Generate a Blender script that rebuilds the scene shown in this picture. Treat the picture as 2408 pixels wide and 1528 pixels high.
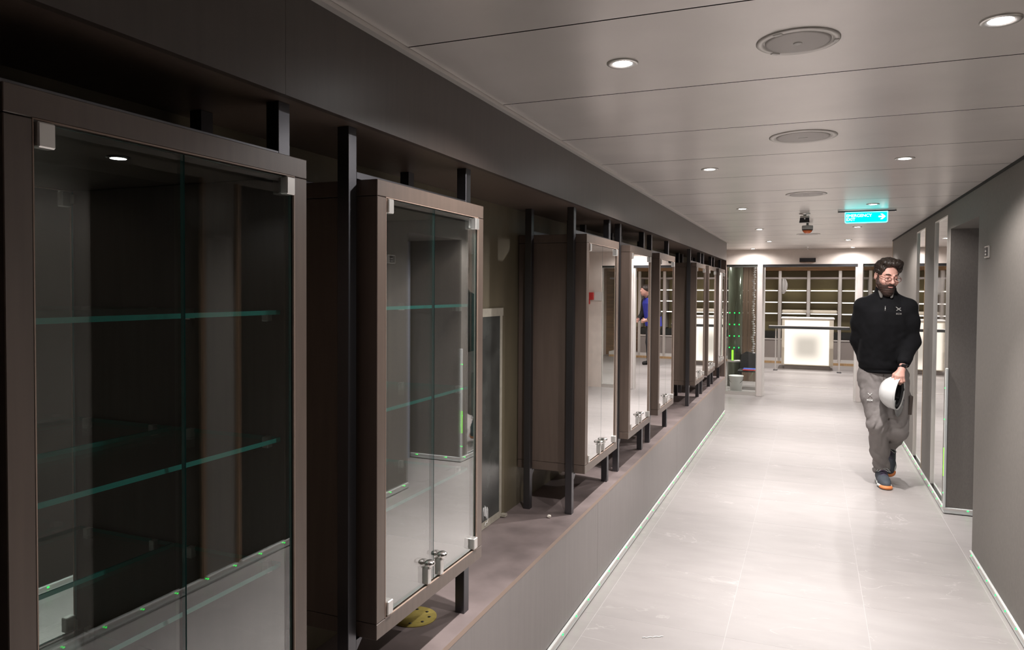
import bpy, bmesh, math, random
import numpy as np
from mathutils import Vector, Matrix

for o in list(bpy.data.objects): bpy.data.objects.remove(o)
SC = bpy.context.scene
COL = SC.collection
random.seed(7)

# ------------------------------------------------------------------ camera
CAM_H = 1.55
yaw, pitch, roll = math.radians(22.282), math.radians(1.471), math.radians(-0.3645)
F = Vector((-math.sin(yaw)*math.cos(pitch), math.cos(yaw)*math.cos(pitch), -math.sin(pitch)))
r0 = Vector((math.cos(yaw), math.sin(yaw), 0)); d0 = F.cross(r0)
c_, s_ = math.cos(roll), math.sin(roll)
RT = c_*r0 + s_*d0; DN = -s_*r0 + c_*d0
cam_d = bpy.data.cameras.new('camera'); cam = bpy.data.objects.new('camera', cam_d); COL.objects.link(cam)
cam.matrix_world = Matrix(((RT.x, -DN.x, -F.x, 0), (RT.y, -DN.y, -F.y, 0), (RT.z, -DN.z, -F.z, CAM_H), (0, 0, 0, 1)))
cam_d.sensor_fit = 'HORIZONTAL'; cam_d.sensor_width = 36.0
cam_d.lens = 1717.9/2408*36.0
cam_d.shift_y = -(764-727.4)/2408
cam_d.clip_start = 0.05; cam_d.clip_end = 100
SC.camera = cam

# ------------------------------------------------------------------ world, exposure
W = bpy.data.worlds.new('world'); SC.world = W; W.use_nodes = True
W.node_tree.nodes['Background'].inputs[0].default_value = (0.5, 0.5, 0.55, 1)
W.node_tree.nodes['Background'].inputs[1].default_value = 0.004
SC.view_settings.view_transform = 'Standard'
SC.view_settings.look = 'None'
SC.view_settings.gamma = 1.0
SC.view_settings.use_curve_mapping = False
SC.view_settings.exposure = 0.48
SC.cycles.transparent_max_bounces = 32
SC.cycles.max_bounces = 10
SC.cycles.glossy_bounces = 6
SC.cycles.sample_clamp_indirect = 4.0

LAMP_W = 130.0        # each corridor downlight
SHOP_W = 80.0        # each unseen downlight added in the shop at the end
LAMP_ROWS = (2.005, 3.885, 5.81, 7.75, 9.615)
LAMP_X = (-0.495, 0.395)

# ------------------------------------------------------------------ materials
MATS = {}
def new_mat(name):
    m = bpy.data.materials.new(name); m.use_nodes = True
    nt = m.node_tree
    for n in list(nt.nodes): nt.nodes.remove(n)
    out = nt.nodes.new('ShaderNodeOutputMaterial')
    MATS[name] = m
    return m, nt, out
def pbr(name, col, rough=0.5, metal=0.0, spec=0.5, var=0.0, scale=(8, 8, 8), detail=4.0, bump=0.0, bump_scale=None, col2=None, coat=0.0, aniso=0.0):
    m, nt, out = new_mat(name)
    b = nt.nodes.new('ShaderNodeBsdfPrincipled'); nt.links.new(b.outputs[0], out.inputs[0])
    b.inputs['Base Color'].default_value = (*col, 1); b.inputs['Roughness'].default_value = rough
    b.inputs['Metallic'].default_value = metal; b.inputs['Specular IOR Level'].default_value = spec
    b.inputs['Coat Weight'].default_value = coat
    if aniso: b.inputs['Anisotropic'].default_value = aniso
    if var or bump:
        tc = nt.nodes.new('ShaderNodeTexCoord'); mp = nt.nodes.new('ShaderNodeMapping')
        mp.inputs['Scale'].default_value = scale
        oi = nt.nodes.new('ShaderNodeObjectInfo')
        ad = nt.nodes.new('ShaderNodeVectorMath'); ad.operation = 'ADD'
        ml = nt.nodes.new('ShaderNodeVectorMath'); ml.operation = 'SCALE'; ml.inputs['Scale'].default_value = 7.3
        nt.links.new(oi.outputs['Location'], ml.inputs[0])
        nt.links.new(tc.outputs['Object'], ad.inputs[0]); nt.links.new(ml.outputs[0], ad.inputs[1])
        nt.links.new(ad.outputs[0], mp.inputs[0])
        nz = nt.nodes.new('ShaderNodeTexNoise'); nz.inputs['Scale'].default_value = 1.0; nz.inputs['Detail'].default_value = detail
        nt.links.new(mp.outputs[0], nz.inputs['Vector'])
        if var:
            mx = nt.nodes.new('ShaderNodeMix'); mx.data_type = 'RGBA'
            lo = tuple(max(0, c*(1-var)) for c in col); hi = col2 if col2 else tuple(min(1, c*(1+var)) for c in col)
            mx.inputs[6].default_value = (*lo, 1); mx.inputs[7].default_value = (*hi, 1)
            rp = nt.nodes.new('ShaderNodeMapRange'); rp.inputs['From Min'].default_value = 0.3; rp.inputs['From Max'].default_value = 0.7
            nt.links.new(nz.outputs[0], rp.inputs[0]); nt.links.new(rp.outputs[0], mx.inputs[0])
            nt.links.new(mx.outputs[2], b.inputs['Base Color'])
        if bump:
            bp = nt.nodes.new('ShaderNodeBump'); bp.inputs['Strength'].default_value = bump; bp.inputs['Distance'].default_value = 0.002
            if bump_scale:
                n2 = nt.nodes.new('ShaderNodeTexNoise'); n2.inputs['Scale'].default_value = bump_scale; n2.inputs['Detail'].default_value = 2
                nt.links.new(tc.outputs['Object'], n2.inputs['Vector']); nt.links.new(n2.outputs[0], bp.inputs['Height'])
            else: nt.links.new(nz.outputs[0], bp.inputs['Height'])
            nt.links.new(bp.outputs[0], b.inputs['Normal'])
    return m
def emis(name, col, strength):
    m, nt, out = new_mat(name)
    e = nt.nodes.new('ShaderNodeEmission'); e.inputs[0].default_value = (*col, 1); e.inputs[1].default_value = strength
    nt.links.new(e.outputs[0], out.inputs[0]); return m
def glass(name, tint, power=1.9, base=0.02, gain=1.0, rough=0.0):
    """thin coated pane: clear face on, strongly reflecting at a glancing angle"""
    m, nt, out = new_mat(name)
    t = nt.nodes.new('ShaderNodeBsdfTransparent'); t.inputs[0].default_value = (*tint, 1)
    g = nt.nodes.new('ShaderNodeBsdfGlossy'); g.inputs['Roughness'].default_value = rough; g.inputs[0].default_value = (1, 1, 1, 1)
    lw = nt.nodes.new('ShaderNodeLayerWeight'); lw.inputs['Blend'].default_value = 0.5
    pw = nt.nodes.new('ShaderNodeMath'); pw.operation = 'POWER'; pw.inputs[1].default_value = power
    mr = nt.nodes.new('ShaderNodeMapRange'); mr.inputs['To Min'].default_value = base; mr.inputs['From Max'].default_value = 1.0/gain
    nt.links.new(lw.outputs['Facing'], pw.inputs[0]); nt.links.new(pw.outputs[0], mr.inputs[0])
    mx = nt.nodes.new('ShaderNodeMixShader')
    nt.links.new(mr.outputs[0], mx.inputs[0]); nt.links.new(t.outputs[0], mx.inputs[1]); nt.links.new(g.outputs[0], mx.inputs[2])
    nt.links.new(mx.outputs[0], out.inputs[0]); return m

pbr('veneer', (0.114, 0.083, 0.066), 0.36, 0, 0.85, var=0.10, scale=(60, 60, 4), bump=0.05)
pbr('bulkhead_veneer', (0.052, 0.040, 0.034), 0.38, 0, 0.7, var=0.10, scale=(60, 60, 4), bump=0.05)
pbr('jamb_paint', (0.72, 0.67, 0.64), 0.5)
pbr('veneer_edge', (0.33, 0.24, 0.19), 0.5)
pbr('plinth_laminate', (0.215, 0.193, 0.184), 0.40, 0, 0.5, var=0.05, scale=(40, 40, 3), bump=0.04)
pbr('plinth_top', (0.205, 0.165, 0.158), 0.45, 0, 0.5, var=0.30, scale=(5, 5, 5), bump=0.1)
pbr('backwall', (0.145, 0.122, 0.078), 0.5, 0, 0.5, var=0.2, scale=(6, 6, 1.5))
pbr('wall_vinyl', (0.165, 0.151, 0.135), 0.62, 0, 0.4, var=0.08, scale=(150, 150, 60), bump=0.12, bump_scale=700)
pbr('end_wall', (0.70, 0.62, 0.56), 0.6, 0, 0.4, var=0.05, scale=(9, 9, 9))
pbr('ceiling_metal', (0.74, 0.70, 0.67), 0.33, 0.42, 0.5, var=0.05, scale=(3, 3, 3), bump=0.03)
pbr('ceiling_void', (0.015, 0.014, 0.013), 0.8)
pbr('black_steel', (0.13, 0.13, 0.14), 0.36, 1.0, 0.5)
pbr('aluminium', (0.62, 0.64, 0.62), 0.35, 0.0, 0.5)
pbr('chrome', (0.82, 0.80, 0.78), 0.16, 1.0)
pbr('satin_silver', (0.75, 0.73, 0.70), 0.32, 0.8)
pbr('mirror', (0.80, 0.80, 0.80), 0.015, 1.0)
pbr('wall_mirror', (0.74, 0.73, 0.72), 0.03, 1.0, bump=0.02, scale=(30, 30, 1))
pbr('dark_panel', (0.012, 0.0095, 0.007), 0.45, 0.0, 0.25)
pbr('grout', (0.43, 0.41, 0.40), 0.7)
pbr('dark_glass', (0.075, 0.080, 0.074), 0.22, 0.3, 0.8, var=0.4, scale=(7, 7, 7))
pbr('tape', (0.36, 0.33, 0.27), 0.7, var=0.08, scale=(30, 30, 30))
pbr('white_paint', (0.70, 0.68, 0.65), 0.5)
pbr('chalk', (0.85, 0.85, 0.83), 0.8)
pbr('walnut', (0.22, 0.125, 0.055), 0.5, var=0.3, scale=(3, 40, 40))
pbr('oak_edge', (0.50, 0.33, 0.17), 0.5, var=0.2, scale=(40, 40, 4))
pbr('bronze', (0.24, 0.15, 0.09), 0.4, 0.5)
pbr('speaker_grille', (0.50, 0.47, 0.45), 0.5, 0.3, bump=0.15, bump_scale=900)
pbr('speaker_rim', (0.66, 0.63, 0.60), 0.4, 0.4)
pbr('black_plastic', (0.012, 0.012, 0.013), 0.35)
pbr('grey_plastic', (0.42, 0.42, 0.41), 0.45)
pbr('orange_lens', (0.72, 0.16, 0.04), 0.25)
pbr('door_blue', (0.34, 0.36, 0.43), 0.45)
pbr('sand_yellow', (0.48, 0.38, 0.09), 0.85, var=0.1, scale=(60, 60, 60))
pbr('plaster_bit', (0.75, 0.70, 0.62), 0.8)
pbr('grey_cabinet', (0.30, 0.265, 0.245), 0.4)
pbr('black_drawer', (0.02, 0.022, 0.02), 0.25)
pbr('cream', (0.72, 0.66, 0.54), 0.6)
pbr('red_paint', (0.55, 0.03, 0.03), 0.4)
pbr('blue_cloth', (0.05, 0.10, 0.42), 0.8)
pbr('charcoal_plastic', (0.035, 0.037, 0.036), 0.55)
pbr('bucket_white', (0.78, 0.80, 0.78), 0.4)
pbr('crystal', (0.80, 0.80, 0.80), 0.08, 0.6)
pbr('green_glass_wall', (0.42, 0.365, 0.19), 0.22, 0.0)
pbr('pale_column', (0.13, 0.15, 0.11), 0.15, 0.5)
pbr('dark_timber', (0.14, 0.095, 0.065), 0.5, var=0.25, scale=(30, 30, 2))
glass('clear_glass', (0.95, 0.98, 0.97), 2.87, 0.015, 2.15)
glass('shelf_glass', (0.93, 0.975, 0.96), 4.0, 0.03)
glass('shop_glass', (0.95, 0.97, 0.96), 4.0, 0.04)
pbr('glass_edge', (0.03, 0.20, 0.17), 0.08, 0.0, 0.8)
pbr('glass_edge_pale', (0.06, 0.15, 0.14), 0.08, 0.0, 0.8)
emis('lamp_white', (1.0, 0.97, 0.98), 60.0)
emis('puck_white', (1.0, 0.97, 0.93), 14.0)
emis('led_green', (0.005, 1.0, 0.07), 5.5)
emis('glow_green', (0.20, 1.0, 0.03), 2.2)
emis('sign_cyan', (0.0, 0.72, 0.70), 1.6)
emis('sign_rim', (0.22, 0.90, 0.90), 1.5)
emis('sign_white', (0.9, 1.0, 1.0), 2.0)
emis('shelf_led', (1.0, 0.93, 0.86), 2.6)

def tile_mat():
    m, nt, out = new_mat('floor_tile')
    b = nt.nodes.new('ShaderNodeBsdfPrincipled'); nt.links.new(b.outputs[0], out.inputs[0])
    b.inputs['Roughness'].default_value = 0.42
    tc = nt.nodes.new('ShaderNodeTexCoord'); oi = nt.nodes.new('ShaderNodeObjectInfo')
    ml = nt.nodes.new('ShaderNodeVectorMath'); ml.operation = 'SCALE'; ml.inputs['Scale'].default_value = 9.1
    ad = nt.nodes.new('ShaderNodeVectorMath'); ad.operation = 'ADD'
    nt.links.new(oi.outputs['Location'], ml.inputs[0]); nt.links.new(tc.outputs['Object'], ad.inputs[0]); nt.links.new(ml.outputs[0], ad.inputs[1])
    n1 = nt.nodes.new('ShaderNodeTexNoise'); n1.inputs['Scale'].default_value = 3.2; n1.inputs['Detail'].default_value = 6
    mp = nt.nodes.new('ShaderNodeMapping'); mp.inputs['Scale'].default_value = (1.0, 2.6, 1); mp.inputs['Rotation'].default_value = (0, 0, 0.25)
    nt.links.new(ad.outputs[0], mp.inputs[0]); nt.links.new(mp.outputs[0], n1.inputs['Vector'])
    r1 = nt.nodes.new('ShaderNodeValToRGB')
    r1.color_ramp.elements[0].position = 0.30; r1.color_ramp.elements[0].color = (0.300, 0.280, 0.269, 1)
    r1.color_ramp.elements[1].position = 0.72; r1.color_ramp.elements[1].color = (0.338, 0.315, 0.304, 1)
    nt.links.new(n1.outputs[0], r1.inputs[0])
    n2 = nt.nodes.new('ShaderNodeTexNoise'); n2.inputs['Scale'].default_value = 1.7; n2.inputs['Detail'].default_value = 5; n2.inputs['Distortion'].default_value = 1.2
    mp2 = nt.nodes.new('ShaderNodeMapping'); mp2.inputs['Scale'].default_value = (1.0, 2.2, 1); mp2.inputs['Rotation'].default_value = (0, 0, -0.3)
    nt.links.new(ad.outputs[0], mp2.inputs[0]); nt.links.new(mp2.outputs[0], n2.inputs['Vector'])
    sub = nt.nodes.new('ShaderNodeMath'); sub.operation = 'SUBTRACT'; sub.inputs[1].default_value = 0.5
    ab = nt.nodes.new('ShaderNodeMath'); ab.operation = 'ABSOLUTE'
    lt = nt.nodes.new('ShaderNodeMapRange'); lt.inputs['From Min'].default_value = 0.0; lt.inputs['From Max'].default_value = 0.007
    lt.inputs['To Min'].default_value = 0.75; lt.inputs['To Max'].default_value = 0.0
    nt.links.new(n2.outputs[0], sub.inputs[0]); nt.links.new(sub.outputs[0], ab.inputs[0]); nt.links.new(ab.outputs[0], lt.inputs[0])
    n3 = nt.nodes.new('ShaderNodeTexNoise'); n3.inputs['Scale'].default_value = 2.3; nt.links.new(ad.outputs[0], n3.inputs['Vector'])
    gate = nt.nodes.new('ShaderNodeMapRange'); gate.inputs['From Min'].default_value = 0.48; gate.inputs['From Max'].default_value = 0.62
    nt.links.new(n3.outputs[0], gate.inputs[0])
    mu = nt.nodes.new('ShaderNodeMath'); mu.operation = 'MULTIPLY'; nt.links.new(lt.outputs[0], mu.inputs[0]); nt.links.new(gate.outputs[0], mu.inputs[1])
    mx = nt.nodes.new('ShaderNodeMix'); mx.data_type = 'RGBA'; mx.inputs[7].default_value = (0.47, 0.445, 0.43, 1)
    nt.links.new(mu.outputs[0], mx.inputs[0]); nt.links.new(r1.outputs[0], mx.inputs[6]); nt.links.new(mx.outputs[2], b.inputs['Base Color'])
tile_mat()

def counter_mat():
    # edge-lit acrylic panel: brighter at its lit rim, weaker in the middle
    m, nt, out = new_mat('edge_lit_panel')
    tc = nt.nodes.new('ShaderNodeTexCoord'); sp = nt.nodes.new('ShaderNodeSeparateXYZ'); nt.links.new(tc.outputs['Generated'], sp.inputs[0])
    def edge(sock, mid, half):
        a = nt.nodes.new('ShaderNodeMath'); a.operation = 'SUBTRACT'; a.inputs[1].default_value = mid; nt.links.new(sock, a.inputs[0])
        d = nt.nodes.new('ShaderNodeMath'); d.operation = 'DIVIDE'; d.inputs[1].default_value = half; nt.links.new(a.outputs[0], d.inputs[0])
        b = nt.nodes.new('ShaderNodeMath'); b.operation = 'ABSOLUTE'; nt.links.new(d.outputs[0], b.inputs[0])
        c = nt.nodes.new('ShaderNodeMath'); c.operation = 'POWER'; c.inputs[1].default_value = 4.0; nt.links.new(b.outputs[0], c.inputs[0]); return c.outputs[0]
    sm = nt.nodes.new('ShaderNodeMath'); sm.operation = 'ADD'
    nt.links.new(edge(sp.outputs[0], 0.5, 0.5), sm.inputs[0]); nt.links.new(edge(sp.outputs[2], 0.40, 0.46), sm.inputs[1])
    rt = nt.nodes.new('ShaderNodeMath'); rt.operation = 'POWER'; rt.inputs[1].default_value = 0.25; nt.links.new(sm.outputs[0], rt.inputs[0])
    st = nt.nodes.new('ShaderNodeMapRange'); st.interpolation_type = 'SMOOTHSTEP'; st.inputs['From Min'].default_value = 0.22; st.inputs['From Max'].default_value = 0.86
    st.inputs['To Min'].default_value = 0.50; st.inputs['To Max'].default_value = 0.95
    nt.links.new(rt.outputs[0], st.inputs[0])
    e = nt.nodes.new('ShaderNodeEmission'); e.inputs[0].default_value = (1.0, 0.90, 0.78, 1); nt.links.new(st.outputs[0], e.inputs[1])
    nt.links.new(e.outputs[0], out.inputs[0])
counter_mat()

# ------------------------------------------------------------------ mesh helpers
CACHE = {}
def put(name, me, parent=None, loc=(0, 0, 0), rot=None):
    o = bpy.data.objects.new(name, me); COL.objects.link(o)
    o.parent = parent; o.location = loc
    if rot is not None: o.rotation_euler = rot
    return o
def box_mesh(sx, sy, sz, mats, bevel=0.0, key2=None):
    if isinstance(mats, str): mats = (mats,)
    k = ('b', round(sx, 5), round(sy, 5), round(sz, 5), mats, bevel, key2)
    if k in CACHE: return CACHE[k]
    bm = bmesh.new(); bmesh.ops.create_cube(bm, size=1.0)
    bmesh.ops.scale(bm, vec=(sx, sy, sz), verts=bm.verts)
    if bevel: bmesh.ops.bevel(bm, geom=bm.edges[:], offset=bevel, segments=1, affect='EDGES')
    me = bpy.data.meshes.new('box'); 
    if key2 is not None:           # faces whose normal is NOT along axis key2 take material 1
        bm.normal_update()
        for f in bm.faces:
            if abs(f.normal[key2]) < 0.9: f.material_index = 1
    bm.to_mesh(me); bm.free()
    for n in mats: me.materials.append(MATS[n])
    CACHE[k] = me; return me
def box(name, x, y, z, mat, parent=None, bevel=0.0, key2=None):
    me = box_mesh(x[1]-x[0], y[1]-y[0], z[1]-z[0], mat, bevel, key2)
    return put(name, me, parent, ((x[0]+x[1])/2, (y[0]+y[1])/2, (z[0]+z[1])/2))
def lathe_mesh(prof, mats, seg=24, key=None):
    """prof: list of (r, z, material index) revolved about z"""
    k = ('l', tuple(prof), mats if isinstance(mats, str) else tuple(mats), seg)
    if k in CACHE: return CACHE[k]
    if isinstance(mats, str): mats = (mats,)
    vs, fs, mi = [], [], []
    for p in prof:
        for i in range(seg):
            a = 2*math.pi*i/seg; vs.append((p[0]*math.cos(a), p[0]*math.sin(a), p[1]))
    for j in range(len(prof)-1):
        for i in range(seg):
            a, b = j*seg+i, j*seg+(i+1) % seg
            fs.append((a, b, b+seg, a+seg)); mi.append(prof[j+1][2] if len(prof[j+1]) > 2 else 0)
    if prof[0][0] > 1e-6: fs.append(tuple(range(seg))[::-1]); mi.append(prof[0][2] if len(prof[0]) > 2 else 0)
    n = (len(prof)-1)*seg
    if prof[-1][0] > 1e-6: fs.append(tuple(range(n, n+seg))); mi.append(prof[-1][2] if len(prof[-1]) > 2 else 0)
    me = bpy.data.meshes.new('lathe'); me.from_pydata(vs, [], fs); me.update()
    bm = bmesh.new(); bm.from_mesh(me); bmesh.ops.remove_doubles(bm, verts=bm.verts, dist=1e-6); bmesh.ops.recalc_face_normals(bm, faces=bm.faces); bm.to_mesh(me); bm.free()
    for nme in mats: me.materials.append(MATS[nme])
    if len(mats) > 1 and len(me.polygons) == len(mi):
        for p, q in zip(me.polygons, mi): p.material_index = q
    for p in me.polygons: p.use_smooth = len(p.vertices) <= 4
    CACHE[k] = me; return me
def tube_mesh(pts, rad, mat, seg=8, closed=False):
    pts = [Vector(p) for p in pts]; n = len(pts)
    rads = rad if isinstance(rad, (list, tuple)) else [rad]*n
    vs, fs = [], []; up = None
    for i, p in enumerate(pts):
        a = pts[(i-1) % n] if (i > 0 or closed) else p; b = pts[(i+1) % n] if (i < n-1 or closed) else p
        t = (b-a).normalized() if (b-a).length > 1e-9 else Vector((0, 0, 1))
        if up is None: up = Vector((0, 0, 1)) if abs(t.z) < 0.9 else Vector((1, 0, 0))
        s = t.cross(up).normalized(); up = s.cross(t).normalized()
        for k in range(seg):
            q = 2*math.pi*k/seg; vs.append(p + rads[i]*(math.cos(q)*s + math.sin(q)*up))
    for i in range(n if closed else n-1):
        for k in range(seg):
            a, b = i*seg+k, i*seg+(k+1) % seg; c, d = ((i+1) % n)*seg+(k+1) % seg, ((i+1) % n)*seg+k
            fs.append((a, b, c, d))
    if not closed: fs.append(tuple(range(seg))[::-1]); fs.append(tuple(range((n-1)*seg, n*seg)))
    me = bpy.data.meshes.new('tube'); me.from_pydata(vs, [], fs); me.update()
    for p in me.polygons: p.use_smooth = True
    me.materials.append(MATS[mat]); return me
def prism_mesh(poly, axis, thick, mat):
    """poly: 2-D outline, extruded by thick along axis ('x','y','z'), centred"""
    def v3(p, t):
        return {'x': (t, p[0], p[1]), 'y': (p[0], t, p[1]), 'z': (p[0], p[1], t)}[axis]
    n = len(poly); vs = [v3(p, -thick/2) for p in poly] + [v3(p, thick/2) for p in poly]
    fs = [tuple(range(n)), tuple(range(n, 2*n))[::-1]] + [(i, (i+1) % n, (i+1) % n+n, i+n) for i in range(n)]
    me = bpy.data.meshes.new('prism'); me.from_pydata(vs, [], fs); me.update()
    bm = bmesh.new(); bm.from_mesh(me); bmesh.ops.recalc_face_normals(bm, faces=bm.faces); bm.to_mesh(me); bm.free()
    me.materials.append(MATS[mat]); return me
def text_mesh(body, size, mat, depth=0.0008, bold=0.0, spacing=1.0):
    cu = bpy.data.curves.new('txt', 'FONT'); cu.body = body; cu.size = size; cu.extrude = depth; cu.offset = bold; cu.space_character = spacing
    ob = bpy.data.objects.new('txt', cu); COL.objects.link(ob)
    dg = bpy.context.evaluated_depsgraph_get(); me = bpy.data.meshes.new_from_object(ob.evaluated_get(dg))
    bpy.data.objects.remove(ob); bpy.data.curves.remove(cu)
    me.materials.clear(); me.materials.append(MATS[mat]); return me
def tag(o, label=None, cat=None, group=None, kind=None):
    if label: o['label'] = label
    if cat: o['category'] = cat
    if group: o['group'] = group
    if kind: o['kind'] = kind
    return o
def thing(name, loc, label, cat, group=None, rz=0.0):
    o = bpy.data.objects.new(name, None); COL.objects.link(o); o.empty_display_size = 0.1
    o.location = loc; o.rotation_euler = (0, 0, rz)
    return tag(o, label, cat, group)
def struct_empty(name, loc=(0, 0, 0)):
    o = bpy.data.objects.new(name, None); COL.objects.link(o); o.location = loc; o['kind'] = 'structure'; return o
def copy_tree(o, parent=None):
    c = o.copy(); COL.objects.link(c); c.parent = parent
    for ch in list(o.children): copy_tree(ch, c)
    return c

# ================================================================== STRUCTURE
XL, XR, ZC = -1.005, 0.893, 2.183     # plinth face, right wall, ceiling
ZP, ZB = 0.477, 1.949                 # plinth top, bulkhead underside
XB = -1.352                           # wall behind the cabinets
YE = 11.45                            # front face of the end wall

# floor: slab with separate tiles
fl = tag(box('floor', (-3.2, 3.2), (-3.4, 18.2), (-0.08, -0.0004), 'grout'), kind='structure')
T = 0.598
xs = [-1.01, -0.936, -0.336, 0.264, 0.864, 1.46]
fl_c = (0.0, 7.4, -0.0402)
def tile_child(x0, x1, y0, y1):
    g = 0.0012
    o = box('floor_tile', (x0+g-fl_c[0], x1-g-fl_c[0]), (y0+g-fl_c[1], y1-g-fl_c[1]), (-0.0004-fl_c[2], 0.0-fl_c[2]), 'floor_tile', fl, 0.0)
y = 3.965 - T*12
rows = []
while y < 17.4:
    rows.append((y, min(y+T, 17.5))); y += T
for (a, b) in rows:
    if b < -3.2: continue
    cols = list(zip(xs[:-1], xs[1:]))
    if b > YE-1.9: cols = [(-2.736, -2.136), (-2.136, -1.536), (-1.536, -0.936)] + cols[1:] + [(1.46, 2.06), (2.06, 2.66)]
    for (p, q) in cols: tile_child(p, q, a, b)

# ceiling: dark void slab, metal planks across the corridor
ce = tag(box('ceiling', (-3.2, 3.2), (-3.4, YE), (ZC+0.022, ZC+0.10), 'ceiling_void'), kind='structure')
cc = Vector((0, (YE-3.4)/2, ZC+0.061))
P = 0.633; y = 1.676 - P*8
while y < YE:
    a, b = max(y, -3.4)+0.003, min(y+P, YE)-0.003
    x0, x1 = (XL+0.021, XR) if b < 9.9 else (-2.7, 2.7)
    if b-a > 0.05:
        o = box('ceiling_panel', (x0, x1), (a, b), (ZC, ZC+0.02), ('ceiling_metal', 'ceiling_void'), None, 0.0, 2)  # plank edges take the void black, painting the shade in the seams
        o.location -= cc; o.parent = ce
    y += P
tag(box('trim_1', (XL, XL+0.02), (-3.4, 9.62), (ZC-0.012, ZC+0.02), 'speaker_rim'), kind='structure')

# right wall: near part, door niche, far part with mirror strips
wr = struct_empty('wall_right')
box('near_panel', (XR, XR+0.12), (3.78, 4.957), (0.0, ZC), 'wall_vinyl', wr)
box('rear_panel', (XR, XR+0.12), (-3.4, 2.25), (0.0, ZC), 'wall_vinyl', wr)
box('near_header', (XR, XR+0.12), (2.25, 3.78), (2.12, ZC), 'wall_vinyl', wr)
box('near_pilaster', (XR, XR+0.12), (2.88, 3.13), (0.0, 2.12), 'wall_vinyl', wr)
for (a, b) in ((2.25, 2.88), (3.13, 3.78)): box('dark_panel', (XR+0.012, XR+0.05), (a, b), (0.0, 2.12), 'dark_panel', wr)
box('niche_header', (XR, XR+0.12), (4.957, 5.889), (2.0, ZC), 'wall_vinyl', wr)
box('niche_soffit', (XR+0.12, 1.50), (4.957, 5.889), (2.0, 2.05), 'wall_vinyl', wr)
box('niche_side', (XR+0.12, 1.50), (4.86, 4.957), (0.0, 2.0), 'wall_vinyl', wr)
box('niche_return', (XR, 1.50), (5.889, 6.02), (0.0, ZC), 'wall_vinyl', wr)
box('strip_header', (XR, XR+0.12), (6.02, 7.66), (2.108, ZC), 'wall_vinyl', wr)
box('pilaster', (XR, XR+0.12), (6.59, 7.12), (0.0, 2.108), 'wall_vinyl', wr)
box('far_panel', (XR, XR+0.12), (7.66, 9.84), (0.0, ZC), 'wall_vinyl', wr)
for (a, b) in ((6.02, 6.59), (7.12, 7.66)):
    box('mirror_strip', (XR+0.012, XR+0.05), (a, b), (0.0, 2.108), 'wall_mirror', wr)
    box('mirror_head_trim', (XR-0.001, XR+0.012), (a, b), (2.100, 2.110), 'satin_silver', wr)
    for yy in (a, b): box('mirror_edge_trim', (XR-0.0015, XR+0.014), (yy-0.006, yy+0.006), (0.045, 2.106), 'oak_edge' if yy == 7.12 else 'satin_silver', wr)
box('end_trim', (XR-0.002, XR+0.122), (9.84, 9.86), (0.0, ZC), 'oak_edge', wr)
for yy in (2.88, 3.13): box('bronze_trim', (XR-0.014, XR), (yy-0.012, yy+0.012), (0.045, 2.12), 'bronze', wr)
box('ceiling_shadow_gap', (XR-0.006, XR), (-3.4, 9.84), (ZC-0.014, ZC), 'ceiling_void', wr)
d1 = tag(box('door_1', (1.40, 1.44), (4.99, 5.86), (0.0, 1.995), 'door_blue'), kind='structure')
o = box('door_handle', (1.345, 1.40), (5.08, 5.20), (0.98, 1.0), 'chrome'); o.location -= d1.location; o.parent = d1

# wall behind the cabinets, back of the corridor
tag(box('wall_left', (XB-0.1, XB-0.001), (-3.4, 9.62), (0.0, ZC), 'backwall'), kind='structure')
tag(box('wall_rear', (-3.2, 3.2), (-3.5, -3.4), (0.0, ZC), 'wall_vinyl'), kind='structure')
tag(box('wall_alcove_left', (-2.75, -2.65), (9.62, YE), (0.0, ZC), 'end_wall'), kind='structure')
tag(box('wall_alcove_left_return', (-2.75, XB-0.1), (9.52, 9.62), (0.0, ZC), 'end_wall'), kind='structure')
tag(box('wall_alcove_right', (2.65, 2.75), (9.7, YE), (0.0, ZC), 'end_wall'), kind='structure')
tag(box('wall_alcove_right_return', (XR+0.12, 2.75), (9.6, 9.7), (0.0, ZC), 'end_wall'), kind='structure')

# end wall with shop front
we = struct_empty('wall_end')
ZH = 1.962
box('header', (-2.75, 2.75), (YE, YE+0.10), (ZH, ZC+0.10), 'end_wall', we)
box('left_infill', (-2.75, -1.20), (YE, YE+0.10), (0, ZH), 'end_wall', we)
box('right_infill', (1.12, 2.75), (YE, YE+0.10), (0, ZH), 'end_wall', we)
box('left_jamb', (-0.745, -0.672), (YE-0.03, YE+0.12), (0, ZH), 'jamb_paint', we, 0.004)
box('right_jamb', (0.603, 0.668), (YE-0.03, YE+0.12), (0, ZH), 'jamb_paint', we, 0.004)
box('left_jamb_lining', (-0.672, -0.640), (YE+0.02, YE+0.11), (0, ZH), 'white_paint', we)
box('right_jamb_lining', (0.575, 0.603), (YE+0.02, YE+0.11), (0, ZH), 'white_paint', we)
box('door_head', (-0.672, 0.603), (YE+0.01, YE+0.09), (1.925, ZH), 'black_steel', we)
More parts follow.
